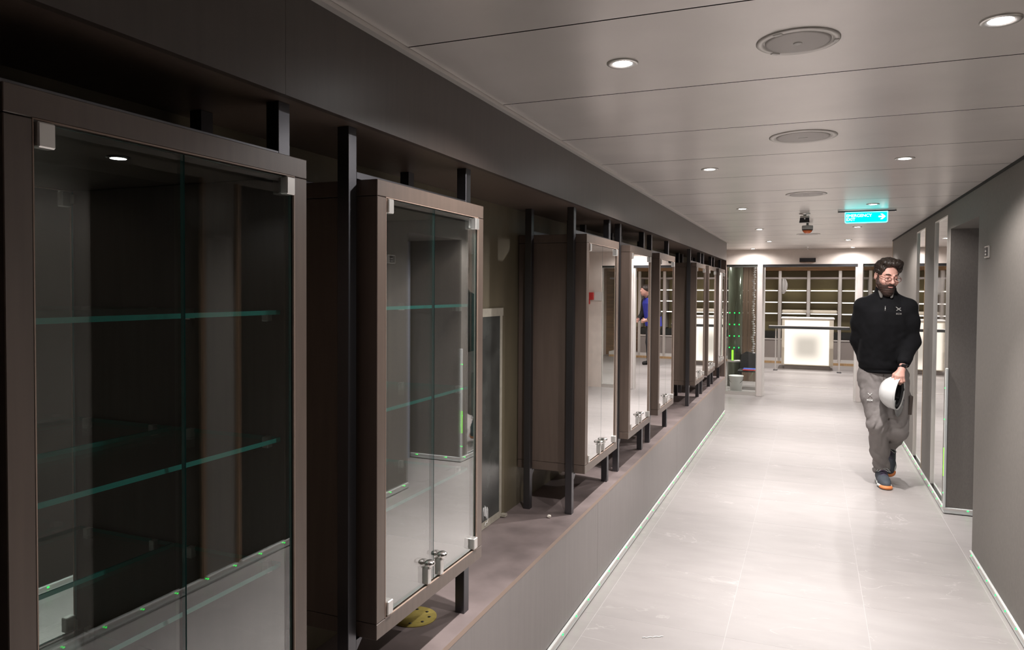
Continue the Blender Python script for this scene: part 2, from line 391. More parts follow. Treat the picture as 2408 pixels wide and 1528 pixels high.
for (n, a, b) in (('window_1', -1.20, -0.745), ('window_2', 0.668, 1.12)):
    w = struct_empty(n)
    box('pane', (a+0.012, b-0.012), (YE+0.045, YE+0.055), (0.05, ZH-0.035), ('shop_glass', 'glass_edge_pale'), w, key2=1)
    box('head_channel', (a, b), (YE+0.02, YE+0.08), (ZH-0.035, ZH), 'dark_glass', w)
    box('sill_channel', (a, b), (YE+0.02, YE+0.08), (0.0, 0.05), 'satin_silver', w)
    for q in (a, b-0.012): box('side_channel', (q, q+0.012), (YE+0.02, YE+0.08), (0.05, ZH-0.035), 'satin_silver', w)
    box('head_trim', (a+0.012, b-0.012), (YE+0.028, YE+0.044), (ZH-0.041, ZH-0.035), 'satin_silver', w)
tag(box('trim_2', (-0.64, 0.575), (12.86, 12.90), (0.0, 0.004), 'satin_silver'), kind='structure')

# skirting boards with green low-level guide lights
led_me = box_mesh(0.003, 0.009, 0.006, 'led_green')
def skirting(name, x0, x1, y0, y1, led_side, start, h=0.046, step=0.199, facing='x'):
    s = tag(box(name, (x0, x1), (y0, y1), (0.006, h), 'aluminium', None, 0.003), kind='structure')
    c = s.location.copy()
    lo, hi = (y0, y1) if facing == 'x' else (x0, x1)
    lip = 0.004
    if facing == 'x':
        xx = x1 if led_side > 0 else x0
        o = put('light_channel', box_mesh(0.003, y1-y0, 0.012, 'satin_silver'), s, (xx-c.x, 0, 0.035-c.z))
    else:
        o = put('light_channel', box_mesh(x1-x0, 0.003, 0.012, 'satin_silver'), s, (0, y0-c.y, 0.035-c.z))
    q = start
    while q < hi-0.02:
        if q > lo+0.01:
            if facing == 'x': put('guide_light', led_me, s, (xx-c.x+0.002*led_side, q-c.y, 0.036-c.z))
            else: put('guide_light', led_me, s, (q-c.x, y0-0.002-c.y, 0.036-c.z), (0, 0, math.pi/2))
        q += step
    return s
skirting('baseboard_left', XL, XL+0.012, -0.5, 9.62, 1, 0.05)
skirting('baseboard_right', XR-0.012, XR, -0.5, 4.957, -1, 0.11)
skirting('baseboard_right_far', XR-0.012, XR, 5.889, 9.84, -1, 5.95)
skirting('baseboard_niche', XR-0.012, 1.40, 5.877, 5.889, -1, 1.03, step=0.3, facing='y')
cs = thing('corner_light_strip', (XR-0.004, 5.889, 0.046), 'vertical aluminium light strip with green dots on the wall corner', 'light strip')
box('strip', (-0.010, 0.006), (-0.012, 0.008), (0.0, 0.98), 'aluminium', cs, 0.002)
for zz in (0.1, 0.38, 0.62, 0.84): put('guide_light', led_me, cs, (-0.011, -0.002, zz))
box('glow_bar', (-0.0125, -0.010), (-0.008, -0.001), (0.22, 0.42), 'glow_green', cs)

# ================================================================== PLINTH, BULKHEAD
pl = thing('plinth', (XL, 4.5, 0), 'long dark laminate plinth running under the wall cabinets', 'plinth')
yy = -1.2
while yy < 9.6:
    b = min(yy+2.42, 9.62)
    box('front_panel', (-0.018, 0.0), (yy-4.5+0.001, b-4.5-0.001), (0.046, ZP-0.018), 'plinth_laminate', pl, 0.0008)
    yy += 2.42
box('carcass', (XB-XL, -0.02), (-5.7, 5.12), (0.0, ZP-0.02), 'plinth_laminate', pl)
box('top_board', (XB-XL, 0.001), (-5.7, 5.12), (ZP-0.018, ZP), ('plinth_top', 'veneer_edge'), pl, 0.0, key2=2)
bh = thing('bulkhead', (XL, 4.5, ZB), 'dark veneer bulkhead band above the wall cabinets under the ceiling', 'bulkhead')
yy = -1.2
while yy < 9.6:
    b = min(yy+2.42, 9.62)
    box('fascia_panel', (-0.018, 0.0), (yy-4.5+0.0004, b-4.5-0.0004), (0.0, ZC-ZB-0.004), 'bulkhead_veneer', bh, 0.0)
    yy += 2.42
box('soffit_board', (XB-XL, -0.018), (-5.7, 5.12), (0.0, 0.018), 'veneer', bh)
box('core', (XB-XL, -0.02), (-5.7, 5.12), (0.02, ZC-ZB-0.004), 'black_steel', bh)
ep = thing('end_panel', (XL, 9.60, ZP), 'tall veneer end panel closing the far end of the cabinet row', 'panel')
box('board', (XB-XL, 0.0), (-0.012, 0.02), (0.0, ZB-ZP), 'veneer', ep)
box('front_edging', (0.0, 0.002), (-0.012, 0.02), (0.0, ZB-ZP), 'veneer_edge', ep)

# ================================================================== DISPLAY CABINETS
CW, CZ0, CZ1, XF = 0.633, 0.666, 1.825, -1.0
XM = -1.335
def sub(name, me, parent, loc, rot=None): return put(name, me, parent, loc, rot)
def cabinet_proto():
    t = thing('display_cabinet', (XF, 0, ZP), 'x', 'cabinet', 'hanging glass display cabinets')
    z0, z1, th = CZ0-ZP, CZ1-ZP, 0.04
    xb = XB-XF+0.002
    box('top_panel', (xb, 0), (0, CW), (z1-th, z1), 'veneer', t, 0.0012)
    box('bottom_panel', (xb, 0), (0, CW), (z0, z0+th), 'veneer', t, 0.0012)
    for (n, a) in (('side_panel', 0.0), ('side_panel', CW-th)):
        s = box(n, (xb, 0), (a, a+th), (z0+th+0.0015, z1-th-0.0015), 'veneer', t, 0.0012)
    for a in (th-0.0005, CW-th-0.0015):
        box('edging', (-0.0035, 0.0005), (a, a+0.002), (z0+th, z1-th), 'veneer_edge', t)
    for zz in (z1-th-0.002, z0+th):
        box('edging', (-0.0035, 0.0005), (th, CW-th), (zz, zz+0.002), 'veneer_edge', t)
    box('mirror_back', (XM-XF-0.006, XM-XF), (th, CW-th), (z0+th, z1-th), 'mirror', t)
    # glass doors
    mid = 0.309
    for (a, b, hs) in ((th+0.003, mid-0.0015, -1), (mid+0.0015, CW-th-0.003, 1)):
        za, zb = z0+th+0.006, z1-th-0.004
        d = box('glass_door', (-0.013, -0.006), (a, b), (za, zb), ('clear_glass', 'glass_edge_pale'), t, key2=0)
        cx, cy, cz = d.location
        hy = (a+0.014) if hs < 0 else (b-0.014)
        for zz in (zb-0.018, za+0.018):
            sub('hinge', box_mesh(0.018, 0.026, 0.036, 'satin_silver', 0.002), d, (-0.006-cx+0.003, hy-cy, zz-cz))
            sub('hinge_arm', box_mesh(0.014, 0.008, 0.024, 'chrome', 0.001), d, (-0.022-cx, hy+0.008*hs-cy, zz-cz))
        ky = (mid-0.040) if hs < 0 else (mid+0.036)
        sub('knob_clip', box_mesh(0.016, 0.020, 0.046, 'satin_silver', 0.0015), d, (-0.004-cx, ky-cy, za+0.023-cz))
        sub('knob', lathe_mesh([(0.0, 0.024), (0.009, 0.0235), (0.0145, 0.020), (0.016, 0.015), (0.014, 0.010), (0.007, 0.008), (0.006, 0.003), (0.007, 0.0)], 'chrome', 20), d, (0.004-cx, ky-cy, za+0.044-cz))
    # glass shelves on clips
    for zz in (1.506, 1.238, 0.972):
        s = box('glass_shelf', (XM-XF+0.002, -0.032), (th+0.006, CW-th-0.006), (zz-ZP-0.009, zz-ZP), ('shelf_glass', 'glass_edge'), t, key2=2)
        cx, cy, cz = s.location
        for yy_ in (th+0.010, CW-th-0.010):
            for xx_ in (-0.064, -0.279):
                sub('shelf_clip', box_mesh(0.016, 0.016, 0.024, 'satin_silver', 0.0015), s, (xx_-cx, yy_-cy, zz-ZP-0.012-cz))
    # puck lamp in the top
    sub('puck_lamp', lathe_mesh([(0.020, 0.0, 0), (0.020, -0.003, 0), (0.0135, -0.0035, 0), (0.0125, -0.0025, 1), (0.0, -0.0024, 1)], ('black_plastic', 'puck_white'), 20), t, (-0.152, 0.30, z1-th))
    # steel posts: full height on the left, above and below on the right; rails along the carcass
    for xx_ in (-0.083, -0.298):
        box('post', (xx_, xx_+0.033), (-0.050, -0.016), (0.0, ZB-ZP), 'black_steel', t, 0.001)
        box('post', (xx_, xx_+0.033), (0.604, 0.640), (0.0, z0), 'black_steel', t, 0.001)
        box('post', (xx_, xx_+0.033), (0.604, 0.640), (z1, ZB-ZP), 'black_steel', t, 0.001)
        box('rail', (xx_, xx_+0.033), (-0.016, 0.604), (z1, z1+0.018), 'black_steel', t, 0.001)
        g = put('gusset', prism_mesh([(0, 0), (0, -0.026), (0.004, -0.026), (0.026, -0.006), (0.026, 0)], 'x', 0.033, 'black_steel'), t, (xx_+0.0165, -0.016, z0))
    return t
CABS = [(0.648, 'nearest dark veneer display cabinet with glass doors, cut by the left picture edge'),
        (1.555, 'dark veneer glass display cabinet hanging above the yellow sanding disc'),
        (3.380, 'dark veneer glass display cabinet just beyond the taped wall panel'),
        (4.285, 'middle glass display cabinet of the central group of three'),
        (5.195, 'farthest glass display cabinet of the central group of three'),
        (6.990, 'nearest glass display cabinet of the far group of three'),
        (7.880, 'middle glass display cabinet of the far group of three'),
        (8.785, 'last glass display cabinet beside the tall end panel')]
cp = cabinet_proto()
for i, (y0, lab) in enumerate(CABS):
    c = cp if i == 0 else copy_tree(cp)
    c.location = (XF, y0, ZP); c['label'] = lab

# ================================================================== SMALL THINGS ON THE PLINTH / BACK WALL
tp = thing('taped_wall_panel', (XB, 2.95, ZP), 'dark glossy wall panel edged with masking tape between cabinets', 'wall panel')
box('panel', (0.0, 0.006), (-0.35, 0.212), (0.0, 0.985), 'dark_glass', tp)
box('tape_strip', (0.006, 0.0072), (-0.36, 0.225), (0.955, 0.992), 'tape', tp)
box('tape_strip', (0.006, 0.0075), (0.188, 0.214), (0.005, 0.975), 'tape', tp)
box('tape_strip', (0.006, 0.0072), (-0.36, 0.20), (0.002, 0.034), 'tape', tp)
box('tape_tail', (0.006, 0.030), (0.206, 0.232), (0.004, 0.016), 'tape', tp)
put('chalk_scribble', tube_mesh([(0.008, 0.0+a*0.004, 0.045+b*0.006) for a, b in ((0, 0), (1, 6), (2, 9), (4, 9), (4, 3), (5, 2), (6, 10), (7, 3), (8, 1), (8, 9), (10, 7), (10, 2), (11, -1), (12, 5), (12, 8), (14, 6), (14, -2), (12, -4), (9, -3), (6, -5), (8, -6))], 0.0016, 'chalk', 5), tp)
sd = thing('sanding_disc', (-1.192, 2.075, ZP), 'yellow round sanding disc with holes lying under the second cabinet', 'sanding disc')
def disc_with_holes():
    bm = bmesh.new(); R = 0.075; N = 40
    me = lathe_mesh([(R, 0.0), (R, 0.003), (0.0, 0.003)], 'sand_yellow', 40)
    return me
put('disc', disc_with_holes(), sd, (0, 0, 0))
for k in range(8):
    a = 2*math.pi*k/8+0.3
    put('hole', lathe_mesh([(0.0055, 0.0), (0.0055, 0.0005), (0.0, 0.0005)], 'black_plastic', 12), sd, (0.052*math.cos(a), 0.052*math.sin(a), 0.003))
pb = bmesh.new(); bmesh.ops.create_icosphere(pb, subdivisions=2, radius=0.010)
for v in pb.verts: v.co *= 0.8+0.4*random.random(); v.co.z *= 0.8
pm = bpy.data.meshes.new('plug'); pb.to_mesh(pm); pb.free(); pm.materials.append(MATS['plaster_bit'])
tag(put('plaster_crumb', pm, None, (-1.132, 3.242, ZP+0.008)), 'small pale crumb of plaster on the dark plinth', 'crumb')
tag(put('string_scrap', tube_mesh([(-0.677+0.0085*i, 3.214+0.005*i+0.004*math.sin(i*2.2), 0.0022) for i in range(11)], 0.002, 'chalk', 6)), 'short scrap of white string on the floor tiles', 'string')

# ================================================================== CEILING FIXTURES
rim_me = lathe_mesh([(0.0255, -0.001), (0.028, -0.004), (0.040, -0.005), (0.0435, -0.0025), (0.0435, 0.0)], 'satin_silver', 32)
lens_me = lathe_mesh([(0.0262, 0.0), (0.026, -0.0025), (0.0, -0.0032)], 'lamp_white', 32)
def downlight(x, y, z, watts, label, group, size=150):
    t = thing('downlight', (x, y, z), label, 'downlight', group)
    put('trim_ring', rim_me, t); put('lens', lens_me, t)
    # beam: a bright core and a weaker wide skirt
    for nm, share, ang, bl in (('downlight_core', 0.95, 70, 1.0), ('downlight_skirt', 0.27, size, 0.45)):
        L = bpy.data.lights.new(nm, 'SPOT'); L.energy = watts*share; L.spot_size = math.radians(ang); L.spot_blend = bl
        L.shadow_soft_size = 0.014; L.color = (1.0, 0.95, 0.935)
        lo = bpy.data.objects.new(nm, L); COL.objects.link(lo); lo.parent = t; lo.location = (0, 0, -0.012)
    return t
side = {LAMP_X[0]: 'above the cabinet side', LAMP_X[1]: 'above the right wall side'}
order = ['nearest the camera', 'second from the camera', 'third from the camera', 'fourth from the camera', 'farthest, by the end wall']
for i, yy in enumerate(LAMP_ROWS):
    for xx in LAMP_X:
        downlight(xx, yy, ZC, LAMP_W, 'lit recessed ceiling downlight %s, %s' % (side[xx], order[i]), 'corridor downlights')
for xx, sd_ in ((-0.80, 'left'), (0.52, 'right')):
    downlight(xx, 11.19, ZC, 42.0, 'small ceiling downlight tight against the end wall, %s of the shop opening' % sd_, 'wall washing downlights', 168)
def speaker(y, r, label, lugs=False):
    t = thing('ceiling_speaker', (-0.042, y, ZC), label, 'ceiling speaker', 'round ceiling speakers')
    put('rim', lathe_mesh([(r*0.81, -0.001), (r*0.825, -0.004), (r*0.97, -0.0045), (r, -0.002), (r, 0.0)], 'speaker_rim', 48), t)
    put('grille', lathe_mesh([(r*0.79, 0.0), (r*0.79, -0.003), (r*0.72, -0.0048), (0.0, -0.006)], 'speaker_grille', 48), t)
    if lugs:
        put('badge', lathe_mesh([(0.011, 0.0), (0.010, -0.002), (0.0, -0.002)], 'white_paint', 20), t, (0.0, 0.0, -0.0055))
        for a in (0.15, 2.25, 4.2):
            put('lug', box_mesh(0.022, 0.012, 0.004, 'white_paint', 0.001), t, (r*0.9*math.cos(a), r*0.9*math.sin(a), -0.0045), (0, 0, a+math.pi/2))
    else:
        put('badge', box_mesh(0.035, 0.006, 0.002, 'white_paint'), t, (0.0, 0.0, -0.0062))
speaker(1.99, 0.100, 'nearest round ceiling speaker with three white lugs', True)
speaker(3.205, 0.130, 'second round ceiling speaker from the camera')
speaker(5.08, 0.125, 'third round ceiling speaker from the camera')
speaker(8.55, 0.120, 'round ceiling speaker farthest along the corridor')

# exit sign
es = thing('exit_sign', (0.375, 6.18, 2.168), 'glowing turquoise emergency exit sign with white arrow hanging from ceiling', 'exit sign')
def round_rect(w, h, r, n=5):
    pts = []
    for cx, cz, a0 in ((w/2-r, h/2-r*0.25, 0), (-w/2+r, h/2-r*0.25, 90), (-w/2+r, -h/2+r, 180), (w/2-r, -h/2+r, 270)):
        rr = r*0.25 if a0 < 180 else r
        ccx = cx + (r-rr)*(1 if a0 in (0,) else (-1 if a0 == 90 else 0))
        for k in range(n+1):
            a = math.radians(a0+90*k/n); pts.append((ccx+rr*math.cos(a), cz+rr*math.sin(a)))
    return pts
SW, SH = 0.297, 0.086
put('rim', prism_mesh(round_rect(SW, SH, 0.014), 'y', 0.014, 'sign_rim'), es, (0, 0, -SH/2))
put('face', prism_mesh(round_rect(SW-0.014, SH-0.014, 0.010), 'y', 0.016, 'sign_cyan'), es, (0, 0, -SH/2))
put('lettering', text_mesh('EMERGENCY', 0.0315, 'sign_white', 0.0006, 0.0, 0.98), es, (-SW/2+0.010, -0.0092, -0.0395), (math.pi/2, 0, 0))
put('lettering', text_mesh('EXIT', 0.0315, 'sign_white', 0.0006, 0.0, 0.98), es, (-SW/2+0.010, -0.0092, -0.0680), (math.pi/2, 0, 0))
put('arrow', prism_mesh([(-0.024, -0.0048), (0.004, -0.0048), (-0.012, -0.0205), (0.002, -0.0205), (0.024, 0.0), (0.002, 0.0205), (-0.012, 0.0205), (0.004, 0.0048), (-0.024, 0.0048)], 'y', 0.002, 'sign_white'), es, (SW/2-0.040, -0.0088, -0.040))
put('hanger_bar', box_mesh(0.40, 0.016, 0.010, 'black_steel', 0.001), es, (0.005, 0.006, 0.004))
for xx in (-0.192, 0.200): put('bracket', box_mesh(0.012, 0.014, 0.020, 'chrome', 0.001), es, (xx, 0.006, 0.006))

# small camera and beacon
cmr = thing('motion_detector', (-0.060, 6.32, ZC), 'small black wedge detector on silver bracket under the ceiling', 'detector')
put('base', lathe_mesh([(0.042, 0.0), (0.042, -0.006), (0.012, -0.010), (0.012, -0.022), (0.0, -0.022)], 'satin_silver', 24), cmr)
put('bracket', box_mesh(0.070, 0.03, 0.022, 'satin_silver', 0.003), cmr, (0, 0, -0.030))
put('housing', prism_mesh([(-0.035, 0.018), (0.033, 0.018), (0.036, -0.018), (-0.040, -0.020)], 'y', 0.05, 'black_plastic'), cmr, (0, -0.004, -0.055))
put('lens_screw', lathe_mesh([(0.006, 0.0), (0.006, 0.004), (0.0, 0.004)], 'chrome', 12), cmr, (0.0, -0.03, -0.044), (math.pi/2, 0, 0))
bcn = thing('alarm_beacon', (-0.044, 7.2, ZC), 'round grey alarm beacon with orange lens under the ceiling', 'beacon')
put('stalk', lathe_mesh([(0.010, 0.0), (0.010, -0.03), (0.0, -0.03)], 'grey_plastic', 16), bcn)
put('body', lathe_mesh([(0.034, -0.022), (0.046, -0.024), (0.048, -0.030), (0.048, -0.056), (0.044, -0.060), (0.0, -0.060)], 'grey_plastic', 32), bcn)
put('gasket', lathe_mesh([(0.044, -0.058), (0.047, -0.061), (0.046, -0.066), (0.0, -0.066)], 'black_plastic', 32), bcn)
put('lens', lathe_mesh([(0.043, -0.065), (0.038, -0.078), (0.026, -0.090), (0.010, -0.095), (0.0, -0.095)], 'orange_lens', 32), bcn)
spk = thing('sprinkler_head', (-0.06, 10.95, ZC), 'tiny chrome sprinkler head on ceiling before the end wall', 'sprinkler')
put('plate', lathe_mesh([(0.030, 0.0), (0.026, -0.006), (0.008, -0.010), (0.0, -0.010)], 'chrome', 20), spk)
put('stem', lathe_mesh([(0.006, -0.008), (0.006, -0.035), (0.014, -0.037), (0.014, -0.040), (0.0, -0.040)], 'chrome', 16), spk)
dr = thing('door_sensor', (-0.06, YE, 2.02), 'flat black sensor box on the end wall above the shop opening', 'sensor')
put('housing', prism_mesh([(0.0, 0.032), (-0.030, 0.026), (-0.046, -0.022), (0.0, -0.028)], 'x', 0.218, 'black_plastic'), dr)
put('base_strip', box_mesh(0.20, 0.03, 0.006, 'bronze'), dr, (0, -0.024, -0.030))

# wall reader on the right wall
rd = thing('wall_call_plate', (XR, 4.703, 1.779), 'small silver and black control plate on the near right wall', 'control plate')
put('frame', box_mesh(0.010, 0.100, 0.066, 'satin_silver', 0.003), rd, (-0.005, 0, 0))
put('face', box_mesh(0.004, 0.064, 0.050, 'black_plastic', 0.001), rd, (-0.011, 0, 0))
for zz in (0.004, -0.014): put('button', box_mesh(0.004, 0.022, 0.008, 'white_paint', 0.001), rd, (-0.014, -0.008, zz))

# ================================================================== SHOP AT THE END
tag(box('ceiling_shop', (-3.2, 3.2), (YE+0.10, 18.0), (2.26, 2.30), 'end_wall'), kind='structure')
tag(box('wall_shop_left', (-2.75, -2.65), (YE+0.10, 17.6), (0.0, 2.26), 'end_wall'), kind='structure')
tag(box('wall_shop_right', (2.65, 2.75), (YE+0.10, 17.6), (0.0, 2.26), 'end_wall'), kind='structure')
tag(box('wall_shop_back', (-2.75, 2.75), (17.5, 17.6), (0.0, 2.26), 'walnut'), kind='structure')
k = 0
for xx in (-1.5, -0.5, 0.5, 1.5):  # shop lamps out of view, added to brighten its floor
    for yy in (12.6, 14.6, 16.2):
        if yy == 16.2 and abs(xx) > 1: continue
        k += 1
        cn = {-1.5: 'far left column', -0.5: 'left of the counter', 0.5: 'right of the counter', 1.5: 'far right column'}[xx]
        rn = {12.6: 'front row', 14.6: 'middle row', 16.2: 'back row'}[yy]
        downlight(xx, yy, 2.26, SHOP_W, 'unseen shop ceiling downlight added beyond the end wall, %s, %s' % (cn, rn), 'unseen shop ceiling downlights', 150)

# back shelf wall of the shop
XS = 0.0
sw = thing('shop_shelf_wall', (-0.06, 17.0, 0), 'lit shelving wall with steel uprights behind the glowing counter', 'shelving')
box('back_panel', (-2.3, 2.5), (0.42, 0.46), (0.70, 2.02), 'green_glass_wall', sw)
box('cornice', (-2.3, 2.5), (-0.05, 0.46), (2.02, 2.10), 'walnut', sw)
box('top_board', (-2.3, 2.5), (0.0, 0.46), (1.84, 1.88), 'grey_cabinet', sw)
UX = [-1.74, -1.16, -0.58, 0.0, 0.62, 1.20, 1.78]
for ux in UX:
    box('upright', (ux-0.032, ux+0.032), (-0.02, 0.03), (0.02, 2.02), 'satin_silver', sw, 0.003)
    box('divider', (ux-0.035, ux+0.035), (0.03, 0.42), (0.72, 1.86), 'grey_cabinet', sw)
for a, b in zip(UX[:-1], UX[1:]):
    for zz in (1.60, 1.345, 1.10):
        s = box('shelf', (a+0.04, b-0.04), (0.04, 0.42), (zz-0.022, zz), 'white_paint', sw)
        c = s.location
        put('light_strip', box_mesh(b-a-0.10, 0.006, 0.012, 'shelf_led'), s, (0, -0.194, -0.002))
    box('drawer', (a+0.03, b-0.03), (0.0, 0.42), (0.56, 0.70), 'black_drawer', sw)
    box('counter_lip', (a+0.03, b-0.03), (-0.01, 0.42), (0.51, 0.545), 'satin_silver', sw)
    box('cupboard_door', (a+0.03, b-0.03), (0.0, 0.42), (0.12, 0.50), 'grey_cabinet', sw)
box('toe_board', (-2.3, 2.5), (-0.02, 0.42), (0.05, 0.12), 'white_paint', sw)
box('base_strip', (-2.3, 2.5), (-0.03, 0.42), (0.0, 0.05), 'oak_edge', sw)
box('cushion', (-0.54, 0.58), (0.08, 0.36), (1.10, 1.17), 'cream', sw, 0.02)

# glowing counter
ct = thing('glowing_counter', (-0.065, 15.85, 0), 'white edge-lit reception counter glowing in the shop', 'counter')
box('plinth', (-0.43, 0.43), (0.04, 0.50), (0.0, 0.075), 'grey_cabinet', ct)
box('body', (-0.485, 0.485), (0.012, 0.56), (0.075, 1.015), 'cream', ct, 0.006)
box('light_panel', (-0.430, 0.405), (0.0, 0.014), (0.095, 0.985), 'edge_lit_panel', ct, 0.004)
box('top', (-0.50, 0.50), (-0.012, 0.58), (1.015, 1.040), 'white_paint', ct, 0.003)
bt = thing('bar_table', (-0.045, 15.45, 0), 'long narrow bar table on thin steel legs before the counter', 'table')
box('table_top', (-0.735, 0.735), (-0.10, 0.10), (0.835, 0.885), 'charcoal_plastic', bt, 0.003)
box('lit_top', (-0.73, 0.73), (-0.095, 0.095), (0.885, 0.890), 'white_paint', bt)  # white upper face stands in for light falling on the bar
for xx in (-0.60, 0.56):
    box('leg', (xx-0.012, xx+0.012), (-0.012, 0.012), (0.0, 0.835), 'satin_silver', bt)
    box('foot', (xx-0.04, xx+0.04), (-0.06, 0.06), (0.0, 0.012), 'black_steel', bt)
# bunched cloth hanging on the shelf wall
def cloth_mesh():
    bm = bmesh.new(); n, m = 10, 14; V = []
    for j in range(m):
        t = j/(m-1)
        w = 0.10*math.sin(math.pi*(0.12+0.80*t))**0.8 + 0.008
        for i in range(n):
            s = i/(n-1)
            V.append(bm.verts.new((0.02+w*s*(1.0), -0.03*math.sin(s*9+t*3)*(0.3+t), -0.34*t)))
    for j in range(m-1):
        for i in range(n-1): bm.faces.new((V[j*n+i], V[j*n+i+1], V[(j+1)*n+i+1], V[(j+1)*n+i]))
    bmesh.ops.solidify(bm, geom=bm.faces[:], thickness=0.004)
    me = bpy.data.meshes.new('cloth'); bm.to_mesh(me); bm.free(); me.materials.append(MATS['white_paint'])
    for p in me.polygons: p.use_smooth = True
    return me
cl = tag(put('hanging_cloth', cloth_mesh(), None, (-0.61, 16.95, 1.86)), 'crumpled white cloth hanging from the shelving upright', 'cloth')

# things behind the left shop-front pane
gc = thing('light_column', (-1.16, 12.55, 0), 'pale glass column ringed with green dots behind left pane', 'column')
put('shaft', lathe_mesh([(0.115, 0.0), (0.115, 2.20), (0.0, 2.20)], 'pale_column', 32), gc)
put('core_band', lathe_mesh([(0.119, 0.40), (0.119, 0.44), (0.0, 0.44)], 'satin_silver', 32), gc)
for zz in (0.64, 0.83, 1.02, 1.21):
    for a in (-2.3, -1.57, -0.9): put('green_dot', lathe_mesh([(0.0, 0.009), (0.006, 0.006), (0.0085, 0.0), (0.006, -0.006), (0.0, -0.009)], 'led_green', 10), gc, (0.117*math.cos(a), 0.117*math.sin(a), zz))
box('glow_bar', (-0.035, -0.010), (-0.124, -0.114), (0.44, 0.60), 'glow_green', gc)
wp = thing('timber_screen', (-0.985, 13.3, 0), 'brown timber screen of upright boards behind the left pane', 'screen')
for q in range(5): box('board', (-0.20+0.085*q, -0.118+0.085*q), (0.0, 0.03), (0.0, 2.20), 'dark_timber', wp, 0.003)
cb = thing('crystal_strand', (-0.86, 12.4, 0), 'hanging strand of clear crystal beads beside the left jamb', 'bead strand')
bead = lathe_mesh([(0.0, 0.018), (0.021, 0.006), (0.024, -0.003), (0.0, -0.018)], 'crystal', 8)
put('cord', tube_mesh([(0, 0, 0.55), (0, 0, 2.2)], 0.002, 'satin_silver', 6), cb)
for q in range(44): put('bead', bead, cb, (random.uniform(-0.012, 0.012), random.uniform(-0.01, 0.01), 0.57+0.036*q))
bk = thing('plastic_bucket', (-1.07, 11.86, 0), 'white plastic bucket standing behind the left shop pane', 'bucket')
put('pail', lathe_mesh([(0.085, 0.0), (0.105, 0.235), (0.112, 0.238), (0.112, 0.25), (0.10, 0.25), (0.082, 0.015), (0.0, 0.015)], 'bucket_white', 32), bk)
put('handle', tube_mesh([(0.112*math.cos(a), -0.02-0.06*math.sin(a), 0.225-0.10*math.sin(a)) for a in [math.pi*i/10 for i in range(11)]], 0.003, 'black_plastic', 6), bk)
ch = thing('plastic_chair', (-0.92, 12.35, 0), 'charcoal plastic chair back behind the left shop pane', 'chair')
put('backrest', prism_mesh([(-0.15, 0.30), (0.15, 0.30), (0.15, 0.50), (0.10, 0.56), (-0.05, 0.58), (-0.13, 0.53)], 'y', 0.03, 'charcoal_plastic'), ch, (0.0, 0.15, 0.0))
box('seat', (-0.16, 0.16), (-0.16, 0.16), (0.27, 0.30), 'charcoal_plastic', ch, 0.008)
for sx in (-0.13, 0.13):
    for sy in (-0.13, 0.13): box('leg', (sx-0.012, sx+0.012), (sy-0.012, sy+0.012), (0, 0.27), 'charcoal_plastic', ch)
fc = thing('folded_cloth', (-0.90, 12.30, 0.30), 'blue cloth with a red edge lying on the plastic chair', 'cloth')
box('blue_fold', (-0.10, 0.10), (-0.12, 0.02), (0.0, 0.03), 'blue_cloth', fc, 0.008)
box('red_edge', (-0.10, 0.10), (-0.135, -0.115), (0.0, 0.018), 'red_paint', fc, 0.005)
# right of the shop front, seen in the cabinet glass
ac = thing('alarm_call_point', (1.30, YE, 1.47), 'red and white alarm call point on the end wall, right part', 'alarm box')
box('box', (-0.05, 0.05), (-0.04, 0.0), (-0.06, 0.06), 'red_paint', ac, 0.004)
box('notice', (-0.20, -0.06), (-0.006, 0.0), (-0.07, 0.07), 'white_paint', ac)
box('tag', (0.0, 0.03), (-0.045, -0.038), (-0.13, -0.06), 'red_paint', ac)

